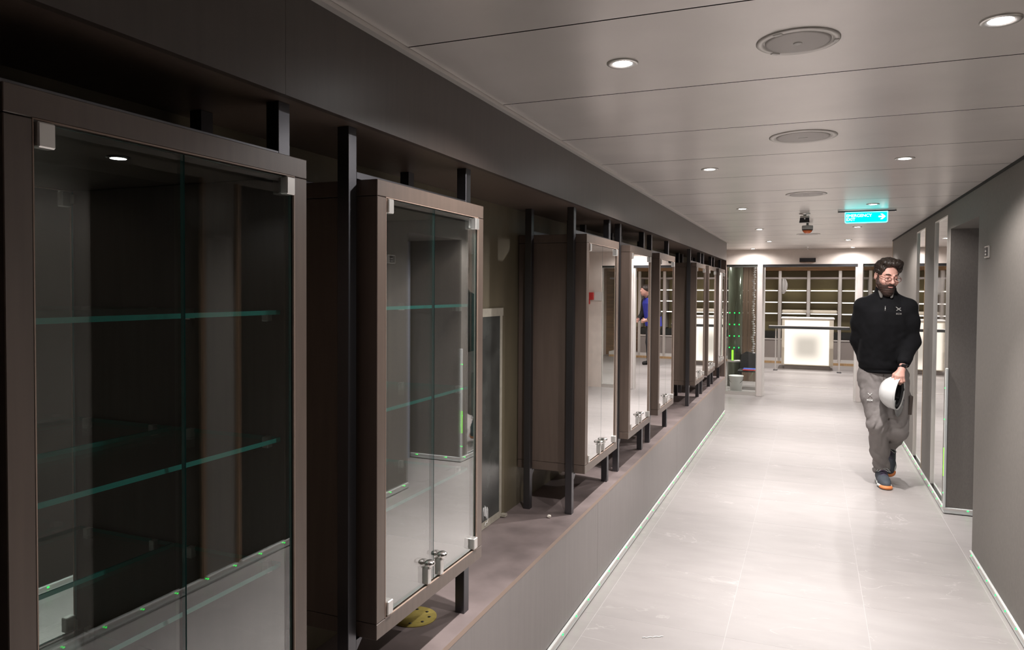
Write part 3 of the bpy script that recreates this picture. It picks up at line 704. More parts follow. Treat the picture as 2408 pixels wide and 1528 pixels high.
# ================================================================== PEOPLE
class Field:
    """signed-distance field sampled on a grid; shapes are blended in, then meshed by surface nets"""
    def __init__(self, lo, hi, h):
        self.lo = np.array(lo, float); self.h = h
        n = np.ceil((np.array(hi)-self.lo)/h).astype(int)+1
        self.v = np.full(tuple(n), 0.2, np.float32); self.n = n
    def grid(self, b0, b1, pad):
        i0 = np.clip(np.floor((np.array(b0)-pad-self.lo)/self.h).astype(int), 0, self.n-1)
        i1 = np.clip(np.ceil((np.array(b1)+pad-self.lo)/self.h).astype(int)+1, 1, self.n)
        ax = [(self.lo[k]+self.h*np.arange(i0[k], i1[k])).astype(np.float32) for k in range(3)]
        X = ax[0][:, None, None]; Y = ax[1][None, :, None]; Z = ax[2][None, None, :]
        return (slice(i0[0], i1[0]), slice(i0[1], i1[1]), slice(i0[2], i1[2])), X, Y, Z
    def blend(self, sl, d, k, op):
        a = self.v[sl]
        if op == 'add':
            if k > 0:
                h = np.maximum(k-np.abs(a-d), 0)/k; self.v[sl] = np.minimum(a, d)-h*h*k*0.25
            else: self.v[sl] = np.minimum(a, d)
        elif op == 'cut':
            if k > 0:
                h = np.maximum(k-np.abs(a+d), 0)/k; self.v[sl] = np.maximum(a, -d)+h*h*k*0.25
            else: self.v[sl] = np.maximum(a, -d)
        elif op == 'keep': self.v[sl] = np.maximum(a, d)
    def cone(self, a, b, ra, rb, k=0.02, op='add', flat=None):
        a = np.array(a, np.float32); b = np.array(b, np.float32); R = max(ra, rb)
        sl, X, Y, Z = self.grid(np.minimum(a, b)-R, np.maximum(a, b)+R, k+3*self.h+0.01)
        ba = b-a; L = float(ba@ba)+1e-12
        px, py, pz = X-a[0], Y-a[1], Z-a[2]
        t = np.clip((px*ba[0]+py*ba[1]+pz*ba[2])/L, 0, 1)
        dx, dy, dz = px-t*ba[0], py-t*ba[1], pz-t*ba[2]
        if flat is not None:           # squash along a direction
            f = np.array(flat[0], np.float32); f /= np.linalg.norm(f); q = dx*f[0]+dy*f[1]+dz*f[2]
            g = (1.0/flat[1]-1.0)*q; dx, dy, dz = dx+g*f[0], dy+g*f[1], dz+g*f[2]
        self.blend(sl, np.sqrt(dx*dx+dy*dy+dz*dz)-(ra+(rb-ra)*t), k, op)
    def chain(self, pts, k=0.02, op='add', flat=None):
        for p, q in zip(pts[:-1], pts[1:]): self.cone(p[:3], q[:3], p[3], q[3], k, op, flat)
    def ell(self, c, r, M=None, k=0.02, op='add'):
        if M is not None: r = [q*HS for q in r]
        c = np.array(c, np.float32); R = max(r)
        sl, X, Y, Z = self.grid(c-R, c+R, k+3*self.h+0.01)
        px, py, pz = X-c[0], Y-c[1], Z-c[2]
        if M is not None:              # rows of M: the local axes
            px, py, pz = [M[i][0]*px+M[i][1]*py+M[i][2]*pz for i in range(3)]
        k0 = np.sqrt((px/r[0])**2+(py/r[1])**2+(pz/r[2])**2)
        k1 = np.sqrt((px/r[0]**2)**2+(py/r[1]**2)**2+(pz/r[2]**2)**2)+1e-9
        self.blend(sl, k0*(k0-1)/k1, k, op)
    def loft(self, rows, k=0.02, op='add', p=2.3):
        """rows of (z, cx, cy, ax, ay): a stack of rounded sections"""
        rows = sorted(rows); z = np.array([r[0] for r in rows]); C = np.array([r[1:] for r in rows])
        R = max(C[:, 2].max(), C[:, 3].max())
        sl, X, Y, Z = self.grid((C[:, 0].min()-R, C[:, 1].min()-R, z[0]), (C[:, 0].max()+R, C[:, 1].max()+R, z[-1]), k+3*self.h+0.01)
        zz = Z[0, 0, :]; f = [np.interp(zz, z, C[:, i]).astype(np.float32) for i in range(4)]
        u = (np.abs((X-f[0])/f[2])**p+np.abs((Y-f[1])/f[3])**p)**(1/p)
        d = (u-1)*np.minimum(f[2], f[3])
        e = np.maximum(z[0]-Z, Z-z[-1])
        self.blend(sl, np.maximum(d, e), k, op)
    def half(self, n, o, op='keep'):
        n = np.array(n, np.float32); n /= np.linalg.norm(n)
        sl, X, Y, Z = self.grid(self.lo, self.lo+self.h*self.n, 0)
        self.blend(sl, (X-o[0])*n[0]+(Y-o[1])*n[1]+(Z-o[2])*n[2], 0, op)
    def ripple(self, fn):
        sl, X, Y, Z = self.grid(self.lo, self.lo+self.h*self.n, 0); self.v += fn(X, Y, Z).astype(np.float32)
    def mesh(self, name, mat, smooth=2):
        v = self.v.copy(); v[0] = v[-1] = 0.1; v[:, 0] = v[:, -1] = 0.1; v[:, :, 0] = v[:, :, -1] = 0.1
        s = v < 0; n = s.shape
        cs = [(i, j, k) for i in (0, 1) for j in (0, 1) for k in (0, 1)]
        def sh(a, c): return a[c[0]:n[0]-1+c[0], c[1]:n[1]-1+c[1], c[2]:n[2]-1+c[2]]
        cnt = sum(sh(s, c).astype(np.int8) for c in cs)
        act = (cnt > 0) & (cnt < 8); I = np.argwhere(act)
        idx = np.full(act.shape, -1, np.int64); idx[act] = np.arange(len(I))
        acc = np.zeros((len(I), 3)); num = np.zeros(len(I))
        for a in cs:
            for ax in range(3):
                if a[ax]: continue
                b = list(a); b[ax] = 1
                va = v[tuple((I+a).T)].astype(float); vb = v[tuple((I+b).T)].astype(float)
                m = (va < 0) != (vb < 0); t = np.where(m, va/np.where(m, va-vb, 1), 0)
                p = np.array(a, float)[None, :].repeat(len(I), 0); p[:, ax] += t
                acc += p*m[:, None]; num += m
        V = self.lo+self.h*(I+acc/num[:, None])
        Q = []
        for ax in range(3):
            a, b = [q for q in range(3) if q != ax]
            S0 = np.take(s, range(n[ax]-1), ax); S1 = np.take(s, range(1, n[ax]), ax)
            E = np.argwhere(S0 != S1); ok = (E[:, a] > 0) & (E[:, b] > 0) & (E[:, a] < n[a]-1) & (E[:, b] < n[b]-1); E = E[ok]
            def cell(da, db):
                c = E.copy(); c[:, a] -= da; c[:, b] -= db; return idx[tuple(c.T)]
            q = np.stack([cell(1, 1), cell(0, 1), cell(0, 0), cell(1, 0)], 1)
            inside = s[tuple(E.T)]
            fl_ = inside if ax != 1 else ~inside
            q[~fl_] = q[~fl_][:, ::-1]; Q.append(q)
        Q = np.concatenate(Q); Q = Q[(Q >= 0).all(1)]
        if smooth:
            e = np.concatenate([Q[:, [0, 1]], Q[:, [1, 2]], Q[:, [2, 3]], Q[:, [3, 0]]])
            for _ in range(smooth):
                A = np.zeros_like(V); N = np.zeros(len(V))
                np.add.at(A, e[:, 0], V[e[:, 1]]); np.add.at(N, e[:, 0], 1); np.add.at(A, e[:, 1], V[e[:, 0]]); np.add.at(N, e[:, 1], 1)
                V = 0.5*V+0.5*A/np.maximum(N, 1)[:, None]
        me = bpy.data.meshes.new(name)
        me.vertices.add(len(V)); me.vertices.foreach_set('co', V.astype(np.float32).ravel())
        me.loops.add(Q.size); me.loops.foreach_set('vertex_index', Q.astype(np.int32).ravel())
        me.polygons.add(len(Q)); me.polygons.foreach_set('loop_start', np.arange(0, Q.size, 4, dtype=np.int32))
        me.polygons.foreach_set('use_smooth', np.ones(len(Q), bool))
        me.update(calc_edges=True); me.validate(); me.materials.append(MATS[mat]); return me

pbr('skin', (0.50, 0.27, 0.215), 0.55, var=0.10, scale=(25, 25, 25))
pbr('hair_brown', (0.018, 0.010, 0.006), 0.55, var=0.5, scale=(90, 90, 30), bump=0.6)
pbr('beard_brown', (0.030, 0.013, 0.008), 0.65, var=0.5, scale=(120, 120, 60), bump=0.6)
pbr('lip', (0.42, 0.19, 0.16), 0.5)
pbr('jacket_black', (0.004, 0.004, 0.005), 0.9, 0, 0.2, var=0.3, scale=(14, 14, 14), bump=0.15, bump_scale=500)
pbr('shirt_grey', (0.10, 0.092, 0.085), 0.8)
pbr('trouser_grey', (0.205, 0.186, 0.178), 0.85, 0, 0.3, var=0.10, scale=(9, 9, 5), bump=0.35, bump_scale=20)
MATS['trouser_grey'].node_tree.nodes['Bump'].inputs['Distance'].default_value = 0.012
pbr('trouser_dark', (0.075, 0.058, 0.05), 0.85)
pbr('shoe_slate', (0.055, 0.065, 0.080), 0.7)
pbr('shoe_purple', (0.085, 0.045, 0.11), 0.7)
pbr('shoe_sole', (0.55, 0.57, 0.55), 0.6)
pbr('shoe_orange', (0.66, 0.22, 0.07), 0.55)
pbr('logo_grey', (0.22, 0.21, 0.20), 0.8)
pbr('rubber_black', (0.012, 0.012, 0.010), 0.7)
pbr('helmet_white', (0.62, 0.62, 0.61), 0.28, 0, 0.5)
pbr('helmet_lining', (0.012, 0.012, 0.014), 0.7)
pbr('spectacle_frame', (0.10, 0.03, 0.02), 0.3)
pbr('eye_white', (0.6, 0.56, 0.52), 0.3)
pbr('eye_dark', (0.03, 0.02, 0.015), 0.2)
pbr('vest_blue', (0.035, 0.045, 0.40), 0.8)
pbr('dark_sleeve', (0.022, 0.021, 0.022), 0.8)
pbr('dark_trouser', (0.03, 0.03, 0.033), 0.85)
glass('lens_glass', (0.97, 0.97, 0.97), 4.0, 0.04)

def euler_M(yaw_, pitch_, roll_=0.0):
    return Matrix.Rotation(yaw_, 3, 'Z') @ Matrix.Rotation(pitch_, 3, 'X') @ Matrix.Rotation(roll_, 3, 'Y')
def noise_fold(X, Y, Z, a, f, seed):
    r = np.random.RandomState(seed); o = 0
    for q in range(7):
        w = r.normal(size=3)*f*(1+0.45*q); o = o+np.sin(w[0]*X+w[1]*Y+w[2]*Z+r.uniform(0, 6.28)+1.5*np.sin(w[1]*0.6*X-w[0]*0.6*Z))/(1.4+0.6*q)
    return a*o

# ---------------------------------------------------------------- the man with the helmet
MO = Vector((0.556, 6.55, 0.0))
man = thing('person', MO, 'bearded person in black zip jacket and grey work trousers walking with a white helmet', 'person')
def Lc(p): return (p[0]-MO.x, p[1]-MO.y, p[2])
HS = 1.035
HC = Vector((0.553, 6.56, 1.680)); HM = euler_M(math.radians(20), math.radians(14), math.radians(4))
def hp(x, y, z): return Lc(HC + HM @ Vector((x*HS, y*HS, z*HS)))       # head frame: face looks along -y
HR = [list(r) for r in HM.transposed()]
sR, sL = (0.388, 6.61, 1.438), (0.718, 6.60, 1.434)
eR, wR = (0.368, 6.69, 1.165), (0.425, 6.74, 0.945)
eL, wL = (0.742, 6.585, 1.165), (0.668, 6.402, 0.990)
hipR, kneeR, ankR = (0.462, 6.62, 0.885), (0.505, 6.485, 0.495), (0.552, 6.655, 0.105)
hipL, kneeL, ankL = (0.632, 6.62, 0.885), (0.648, 6.535, 0.470), (0.628, 6.90, 0.265)

B = Field((-0.32, -0.30, -0.01), (0.32, 0.50, 1.86), 0.0042)
# skull, jaw, neck
B.ell(hp(0, 0.012, 0.035), (0.075, 0.094, 0.095), HR, 0.0)
B.ell(hp(0, -0.030, -0.030), (0.062, 0.066, 0.088), HR, 0.03)
B.ell(hp(0, -0.052, -0.085), (0.040, 0.036, 0.034), HR, 0.03)
B.cone(hp(0.0, -0.098, 0.016), hp(0, -0.118, -0.022), 0.008, 0.013, 0.012)          # nose
for sx in (-1, 1):
    B.cone(hp(0.006*sx, -0.106, -0.026), hp(0.012*sx, -0.102, -0.028), 0.007, 0.006, 0.006)
    B.cone(hp(0.016*sx, -0.089, 0.030), hp(0.048*sx, -0.072, 0.030), 0.008, 0.006, 0.012)   # brow
    B.ell(hp(0.032*sx, -0.088, 0.010), (0.015, 0.012, 0.010), HR, 0.010, 'cut')
    B.ell(hp(0.032*sx, -0.078, 0.010), (0.014, 0.013, 0.012), HR, 0.003)
    B.ell(hp(0.040*sx, -0.072, -0.025), (0.024, 0.020, 0.020), HR, 0.02)
    B.ell(hp(0.078*sx, 0.010, 0.002), (0.009, 0.020, 0.032), HR, 0.008)               # ear
    B.ell(hp(0.086*sx, 0.004, 0.004), (0.006, 0.010, 0.018), HR, 0.004, 'cut')
B.cone(hp(-0.016, -0.096, -0.056), hp(0.016, -0.096, -0.056), 0.006, 0.006, 0.008)
B.cone(hp(0, 0.02, -0.05), Lc((0.553, 6.60, 1.48)), 0.056, 0.062, 0.03)
# torso, arms, legs under the clothes
B.loft([(0.86, -0.012, 0.07, 0.140, 0.095), (1.05, -0.010, 0.06, 0.130, 0.085), (1.30, 0.0, 0.055, 0.150, 0.095), (1.46, 0.0, 0.05, 0.140, 0.08), (1.52, 0.0, 0.05, 0.07, 0.05)], 0.03)
B.chain([(*Lc(sR), 0.050), (*Lc(eR), 0.040), (*Lc(wR), 0.029)], 0.03)
B.chain([(*Lc(sL), 0.050), (*Lc(eL), 0.040), (*Lc(wL), 0.028)], 0.03)
B.chain([(*Lc(hipR), 0.085), (*Lc(kneeR), 0.055), (*Lc(ankR), 0.036)], 0.03)
B.chain([(*Lc(hipL), 0.085), (*Lc(kneeL), 0.055), (*Lc(ankL), 0.036)], 0.03)
B.cone(Lc(ankR), Lc((0.556, 6.53, 0.05)), 0.034, 0.03, 0.02)
B.cone(Lc(ankL), Lc((0.632, 6.83, 0.15)), 0.034, 0.03, 0.02)
def Hc(p): return Lc((p[0]-0.006, p[1]-0.066, p[2]+0.004))
# his left hand, closed on the helmet rim
kn = [(0.668, 6.402, 0.905), (0.650, 6.393, 0.902), (0.632, 6.391, 0.903), (0.616, 6.395, 0.908)]
for p in kn: B.cone(Hc((0.662, 6.445, 0.955)), Hc(p), 0.022, 0.0125, 0.012)
tips = [((0.674, 6.398, 0.868), (0.668, 6.425, 0.852)), ((0.656, 6.385, 0.862), (0.650, 6.415, 0.842)), ((0.637, 6.383, 0.862), (0.632, 6.412, 0.842)), ((0.614, 6.386, 0.876), (0.608, 6.398, 0.852))]
for p, (m1, m2) in zip(kn, tips): B.chain([(*Hc(p), 0.0110), (*Hc(m1), 0.0098), (*Hc(m2), 0.0082)], 0.004)
B.chain([(*Hc((0.640, 6.440, 0.940)), 0.0145), (*Hc((0.608, 6.425, 0.915)), 0.0115), (*Hc((0.596, 6.420, 0.880)), 0.0090)], 0.008)   # thumb
# his right hand behind the back
B.cone(Lc(wR), Lc((0.438, 6.745, 0.875)), 0.030, 0.036, 0.02, flat=((1, 0, 0), 0.55))
for q in range(4):
    yq = 6.718+0.018*q
    B.chain([(*Lc((0.440, yq, 0.868)), 0.0105), (*Lc((0.448, yq-0.004, 0.830)), 0.0095), (*Lc((0.462, yq-0.006, 0.806)), 0.0082)], 0.004)
B.chain([(*Lc((0.446, 6.715, 0.905)), 0.013), (*Lc((0.458, 6.690, 0.872)), 0.0105), (*Lc((0.464, 6.684, 0.846)), 0.0085)], 0.008)
put('body', B.mesh('body', 'skin', 1), man)

# hair, beard
Hf = Field((-0.16, -0.16, 1.44), (0.16, 0.20, 1.87), 0.004)
Hf.ell(hp(0, 0.018, 0.050), (0.084, 0.100, 0.098), HR, 0.0)
Hf.ell(hp(0.0, -0.030, 0.118), (0.074, 0.066, 0.034), HR, 0.02)
Hf.ell(hp(0.040, -0.050, 0.118), (0.040, 0.036, 0.028), HR, 0.02)
Hf.ell(hp(0.066, 0.0, 0.075), (0.030, 0.060, 0.046), HR, 0.02)
Hf.ell(hp(-0.066, 0.01, 0.070), (0.024, 0.055, 0.046), HR, 0.02)
Hf.ell(hp(0, -0.092, 0.000), (0.070, 0.070, 0.104), HR, 0.010, 'cut')
Hf.ell(hp(0, 0.0, -0.080), (0.12, 0.11, 0.085), HR, 0.012, 'cut')
for sx in (-1, 1): Hf.ell(hp(0.085*sx, 0.012, -0.004), (0.022, 0.024, 0.036), HR, 0.008, 'cut')
Hf.ripple(lambda X, Y, Z: noise_fold(X, Y, Z, 0.0030, 85, 3))
put('hair', Hf.mesh('hair', 'hair_brown', 1), man)
Bf = Field((-0.16, -0.20, 1.42), (0.16, 0.16, 1.80), 0.004)
Bf.ell(hp(0, -0.030, -0.058), (0.0655, 0.070, 0.066), HR, 0.0)
Bf.ell(hp(0, -0.068, -0.104), (0.038, 0.036, 0.038), HR, 0.025)
for sx in (-1, 1): Bf.cone(hp(0.068*sx, -0.014, 0.020), hp(0.062*sx, -0.022, -0.05), 0.010, 0.018, 0.015)
Bf.ell(hp(0, -0.090, -0.014), (0.056, 0.060, 0.036), HR, 0.012, 'cut')
Bf.ell(hp(0, -0.02, 0.030), (0.060, 0.12, 0.055), HR, 0.010, 'cut')
Bf.ell(hp(0, -0.112, -0.060), (0.022, 0.022, 0.011), HR, 0.006, 'cut')
Bf.ell(hp(0, 0.06, -0.09), (0.09, 0.075, 0.10), HR, 0.01, 'cut')
Bf.chain([(*hp(-0.032, -0.084, -0.056), 0.007), (*hp(-0.014, -0.104, -0.042), 0.0075), (*hp(0.014, -0.104, -0.042), 0.0075), (*hp(0.032, -0.084, -0.056), 0.007)], 0.006)
Bf.ripple(lambda X, Y, Z: noise_fold(X, Y, Z, 0.0011, 150, 5))
put('beard', Bf.mesh('beard', 'beard_brown', 1), man)
put('lips', tube_mesh([hp(-0.020, -0.094, -0.060), hp(-0.008, -0.104, -0.060), hp(0.008, -0.104, -0.060), hp(0.020, -0.094, -0.060)], [0.003, 0.0052, 0.0052, 0.003], 'lip', 8), man)
for sx in (-1, 1):
    bm = bmesh.new(); bmesh.ops.create_uvsphere(bm, u_segments=14, v_segments=10, radius=0.0095)
    me = bpy.data.meshes.new('eye'); bm.to_mesh(me); bm.free(); me.materials.append(MATS['eye_white'])
    for p in me.polygons: p.use_smooth = True
    e = put('eye', me, man, hp(0.032*sx, -0.0825, 0.005))
    put('iris', lathe_mesh([(0.0048, 0.0), (0.0045, 0.0012), (0.0, 0.0016)], 'eye_dark', 14), e, tuple(HM @ Vector((0.001, -0.0090, -0.002))), (HM @ Matrix.Rotation(math.pi/2, 3, 'X')).to_euler())
    put('eyelid', tube_mesh([hp((0.032+q*0.011)*sx, -0.0915+0.006*q*q, 0.0105-0.003*q*q) for q in (-1, -0.5, 0, 0.5, 1)], 0.0040, 'skin', 6), man)
    put('eyebrow', tube_mesh([hp(0.016*sx, -0.0975, 0.034), hp(0.032*sx, -0.0945, 0.039), hp(0.050*sx, -0.080, 0.034)], [0.0035, 0.0042, 0.002], 'hair_brown', 6), man)
# spectacles
spec = put('spectacles', tube_mesh([hp(-0.012, -0.120, 0.012), hp(0.0, -0.123, 0.016), hp(0.012, -0.120, 0.012)], 0.0020, 'spectacle_frame', 6), man)
for sx in (-1, 1):
    ring = [(0.036*sx+0.025*math.cos(a), -0.112+0.25*abs(0.025*math.cos(a)*sx+0.0)*(0.25), 0.003+0.0185*math.sin(a)*(1.0 if math.sin(a) < 0 else 0.8)) for a in [2*math.pi*i/20 for i in range(20)]]
    put('rim', tube_mesh([hp(*q) for q in ring], 0.0021, 'spectacle_frame', 6, True), spec)
    lv = [hp(*q) for q in ring]; me = bpy.data.meshes.new('lens'); me.from_pydata(lv, [], [tuple(range(20))]); me.update(); me.materials.append(MATS['lens_glass'])
    put('lens', me, spec)
    put('temple', tube_mesh([hp(0.061*sx, -0.110, 0.012), hp(0.076*sx, -0.06, 0.014), hp(0.082*sx, 0.01, 0.018)], 0.0020, 'spectacle_frame', 6), spec)

# jacket with collar
J = Field((-0.34, -0.30, 0.84), (0.34, 0.34, 1.62), 0.0045)
J.loft([(0.915, -0.022, 0.065, 0.150, 0.118), (0.95, -0.020, 0.062, 0.172, 0.132), (1.10, -0.012, 0.055, 0.184, 0.134), (1.30, 0.0, 0.045, 0.182, 0.130), (1.40, 0.0, 0.045, 0.165, 0.120), (1.47, 0.0, 0.05, 0.115, 0.095), (1.53, 0.0, 0.055, 0.080, 0.072), (1.55, 0.0, 0.055, 0.070, 0.065)], 0.0)
J.chain([(*Lc(sR), 0.066), (*Lc((0.374, 6.65, 1.31)), 0.064), (*Lc(eR), 0.060), (*Lc((0.420, 6.735, 0.962)), 0.046)], 0.045)
J.chain([(*Lc(sL), 0.066), (*Lc((0.732, 6.60, 1.32)), 0.065), (*Lc(eL), 0.060), (*Lc((0.678, 6.425, 1.016)), 0.048)], 0.045)
for q, s3 in ((-1, sR), (1, sL)): J.cone(Lc((0.553+0.045*q, 6.61, 1.515)), Lc((s3[0], s3[1], s3[2]+0.012)), 0.048, 0.052, 0.04)
J.cone(Lc((0.553, 6.605, 1.53)), Lc((0.553, 6.60, 1.575)), 0.074, 0.078, 0.02)
J.cone(Lc((0.553, 6.590, 1.56)), Lc((0.553, 6.575, 1.66)), 0.062, 0.066, 0.006, 'cut')
J.cone(Lc((0.547, 6.46, 1.66)), Lc((0.545, 6.50, 1.515)), 0.055, 0.020, 0.01, 'cut')          # open front of the collar
J.cone(Lc((0.553, 6.52, 1.70)), Lc((0.553, 6.52, 1.60)), 0.09, 0.05, 0.01, 'cut')
J.ripple(lambda X, Y, Z: noise_fold(X, Y, Z, 0.0014, 24, 11)*np.clip((1.5-Z)*4, 0, 1)+0.0022*np.sin(95*Z+9*X)*np.clip((1.08-Z)*5, 0, 1))
from mathutils.bvhtree import BVHTree
def on_front(me_, x, z, lift=0.0012):
    T_ = BVHTree.FromPolygons([v.co[:] for v in me_.vertices], [p.vertices[:] for p in me_.polygons])
    h_ = T_.ray_cast(Vector((x, -0.6, z)), Vector((0, 1, 0))); c_q, n_q = h_[0], h_[1]
    if n_q.y > 0: n_q = -n_q
    return c_q+n_q*lift, math.atan2(n_q.x, -n_q.y), math.asin(max(-1, min(1, n_q.z)))
jk = put('jacket', J.mesh('jacket', 'jacket_black', 1), man)
jk['label'] = 'black zip jacket with white chest logo'
put('hem_band', tube_mesh([(-0.022+0.150*math.cos(a), 0.065+0.118*math.sin(a), 0.922) for a in [2*math.pi*i/40 for i in range(40)]], 0.014, 'jacket_black', 8, True), jk)
put('cuff', tube_mesh([Lc((0.680, 6.430, 1.022)), Lc((0.670, 6.408, 0.995))], [0.047, 0.043], 'jacket_black', 20), jk)
put('cuff', tube_mesh([Lc((0.419, 6.733, 0.968)), Lc((0.424, 6.739, 0.946))], [0.045, 0.042], 'jacket_black', 20), jk)
put('zip', tube_mesh([on_front(jk.data, -0.012, 1.445)[0], on_front(jk.data, -0.014, 1.410)[0]], 0.0032, 'satin_silver', 6), jk)
lg = put('chest_logo', prism_mesh([(-0.020, 0.020), (-0.014, 0.022), (0.001, 0.006), (0.018, 0.016), (0.020, 0.011), (0.006, 0.001), (0.018, -0.012), (0.013, -0.016), (-0.001, -0.003), (-0.020, -0.015), (-0.022, -0.010), (-0.006, 0.002)], 'y', 0.0015, 'logo_grey'), jk, on_front(jk.data, 0.083, 1.422)[0], (on_front(jk.data, 0.083, 1.422)[2]*-1, 0, on_front(jk.data, 0.083, 1.422)[1]))
put('lettering', text_mesh('MZM', 0.019, 'logo_grey', 0.0006, 0.0003, 1.1), jk, on_front(jk.data, 0.062, 1.380, 0.003)[0], (math.pi/2-on_front(jk.data, 0.083, 1.385)[2], 0, on_front(jk.data, 0.083, 1.385)[1]))
# grey shirt collar showing inside
S = Field((-0.14, -0.14, 1.45), (0.14, 0.16, 1.62), 0.004)
S.cone(Lc((0.553, 6.597, 1.50)), Lc((0.553, 6.588, 1.567)), 0.070, 0.069, 0.0)
S.cone(Lc((0.553, 6.590, 1.45)), Lc((0.553, 6.575, 1.66)), 0.060, 0.062, 0.004, 'cut')
S.cone(Lc((0.550, 6.45, 1.66)), Lc((0.548, 6.505, 1.50)), 0.045, 0.016, 0.006, 'cut')
S.cone(Lc((0.510, 6.545, 1.560)), Lc((0.515, 6.512, 1.520)), 0.016, 0.012, 0.01, flat=((0.3, -1, 0.3), 0.4))
S.cone(Lc((0.596, 6.545, 1.560)), Lc((0.588, 6.512, 1.520)), 0.016, 0.012, 0.01, flat=((-0.3, -1, 0.3), 0.4))
put('shirt_collar', S.mesh('shirt_collar', 'shirt_grey', 1), man)
# trousers
Tf = Field((-0.30, -0.26, 0.03), (0.30, 0.46, 0.99), 0.0045)
Tf.loft([(0.80, -0.010, 0.07, 0.166, 0.118), (0.90, -0.012, 0.07, 0.156, 0.112), (0.96, -0.012, 0.07, 0.145, 0.105)], 0.0)
Tf.chain([(*Lc(hipR), 0.106), (*Lc((0.480, 6.555, 0.70)), 0.094), (*Lc(kneeR), 0.076), (*Lc((0.530, 6.575, 0.28)), 0.070), (*Lc((0.552, 6.650, 0.105)), 0.066)], 0.035)
Tf.chain([(*Lc(hipL), 0.106), (*Lc((0.648, 6.575, 0.70)), 0.096), (*Lc((0.650, 6.525, 0.46)), 0.080)], 0.035)
Tf.chain([(*Lc((0.648, 6.535, 0.45)), 0.080), (*Lc((0.636, 6.74, 0.345)), 0.070), (*Lc((0.628, 6.895, 0.275)), 0.064)], 0.03)
Tf.half((0.1, -0.45, -1), Lc((0.552, 6.65, 0.080)), 'keep')
def folds(X, Y, Z):
    def crease(a, f, ph): return -np.abs(np.sin(f*Z+a*X+0.5*a*Y+ph+1.3*np.sin(23*X+9*Z)))**6
    hem = np.clip((0.30-Z)*7, 0, 1); knee = np.clip(1-np.abs(Z-0.50)*8, 0, 1); hip = np.clip(1-np.abs(Z-0.84)*10, 0, 1)
    return noise_fold(X, Y, Z, 0.0016, 24, 21)-0.013*hem*crease(22, 42, 0.4)-0.009*knee*crease(-30, 36, 1.2)-0.008*hip*crease(38, 22, 0.3)-0.006*crease(-16, 13, 2.0)
Tf.ripple(folds)
tr = put('trousers', Tf.mesh('trousers', 'trouser_grey', 1), man)
put('crotch_seam', tube_mesh([(-0.016, -0.045, 0.90), (-0.010, -0.050, 0.84), (-0.006, -0.045, 0.77)], 0.003, 'trouser_dark', 6), tr)
put('knee_inset', tube_mesh([Lc((0.572, 6.515, 0.66)), Lc((0.578, 6.492, 0.56)), Lc((0.585, 6.497, 0.45))], [0.008, 0.016, 0.008], 'trouser_dark', 8), tr)
put('thigh_pocket', box_mesh(0.026, 0.11, 0.15, 'trouser_dark', 0.004), tr, Lc((0.733, 6.56, 0.665)), (0.0, 0.06, 0.1))
put('tool_pouch', box_mesh(0.026, 0.06, 0.08, 'charcoal_plastic', 0.004), tr, Lc((0.375, 6.61, 0.86)), (0.0, 0.0, 0.2))
put('thigh_logo', prism_mesh([(-0.017, 0.017), (-0.004, 0.004), (0.012, 0.019), (0.014, 0.016), (-0.003, -0.001), (-0.020, 0.013)], 'y', 0.0015, 'chalk'), tr, on_front(tr.data, -0.109, 0.735, 0.0012)[0], (0.0, 0, on_front(tr.data, -0.109, 0.735)[1]))
put('thigh_logo_mark', prism_mesh([(-0.016, -0.014), (-0.002, 0.0), (0.016, -0.016), (0.013, -0.019), (-0.002, -0.005), (-0.013, -0.017)], 'y', 0.0015, 'trouser_dark'), tr, on_front(tr.data, -0.108, 0.728, 0.002)[0], (0.0, 0, on_front(tr.data, -0.108, 0.728)[1]))
put('thigh_lettering', text_mesh('MZM', 0.019, 'chalk', 0.0006, 0.0003, 1.1), tr, on_front(tr.data, -0.128, 0.690, 0.009)[0], (math.pi/2, 0, on_front(tr.data, -0.108, 0.69)[1]))
# shoes: local frame, heel at +y, toe at -y
def shoe_mesh(kind):
    Fd = Field((-0.08, -0.22, -0.005), (0.08, 0.16, 0.16), 0.0036)
    if kind == 'upper':
        Fd.chain([(0, 0.085, 0.050, 0.040), (0, 0.02, 0.052, 0.043), (0, -0.08, 0.040, 0.044), (0.003, -0.145, 0.032, 0.036)], 0.02)
        Fd.cone((0, 0.075, 0.06), (0, 0.07, 0.105), 0.040, 0.044, 0.02)
        Fd.cone((0, 0.03, 0.085), (0, -0.08, 0.050), 0.030, 0.026, 0.03)
        Fd.cone((0, 0.062, 0.09), (0, 0.062, 0.15), 0.034, 0.038, 0.004, 'cut')
        Fd.half((0, 0, -1), (0, 0, 0.020), 'keep'); return Fd.mesh('upper', 'shoe_slate', 1)
    if kind == 'sole':
        Fd.chain([(0, 0.090, 0.016, 0.046), (0, 0.0, 0.016, 0.044), (0, -0.09, 0.016, 0.051), (0.003, -0.150, 0.018, 0.043)], 0.02, flat=((0, 0, 1), 0.42))
        return Fd.mesh('sole', 'shoe_sole', 1)
    if kind == 'toe_cap':
        Fd.cone((0, -0.115, 0.016), (0.003, -0.150, 0.016), 0.0545, 0.0475, 0.0, flat=((0, 0, 1), 0.46))
        Fd.half((0, 1, 0.15), (0, -0.140, 0.02), 'keep'); return Fd.mesh('toe_cap', 'shoe_orange', 1)
    Fd.chain([(0, 0.090, 0.003, 0.044), (0, -0.09, 0.003, 0.049), (0.003, -0.150, 0.004, 0.043)], 0.02, flat=((0, 0, 1), 0.12))
    return Fd.mesh('tread', 'rubber_black', 0)
SHOE = {k_: shoe_mesh(k_) for k_ in ('upper', 'sole', 'toe_cap', 'tread')}
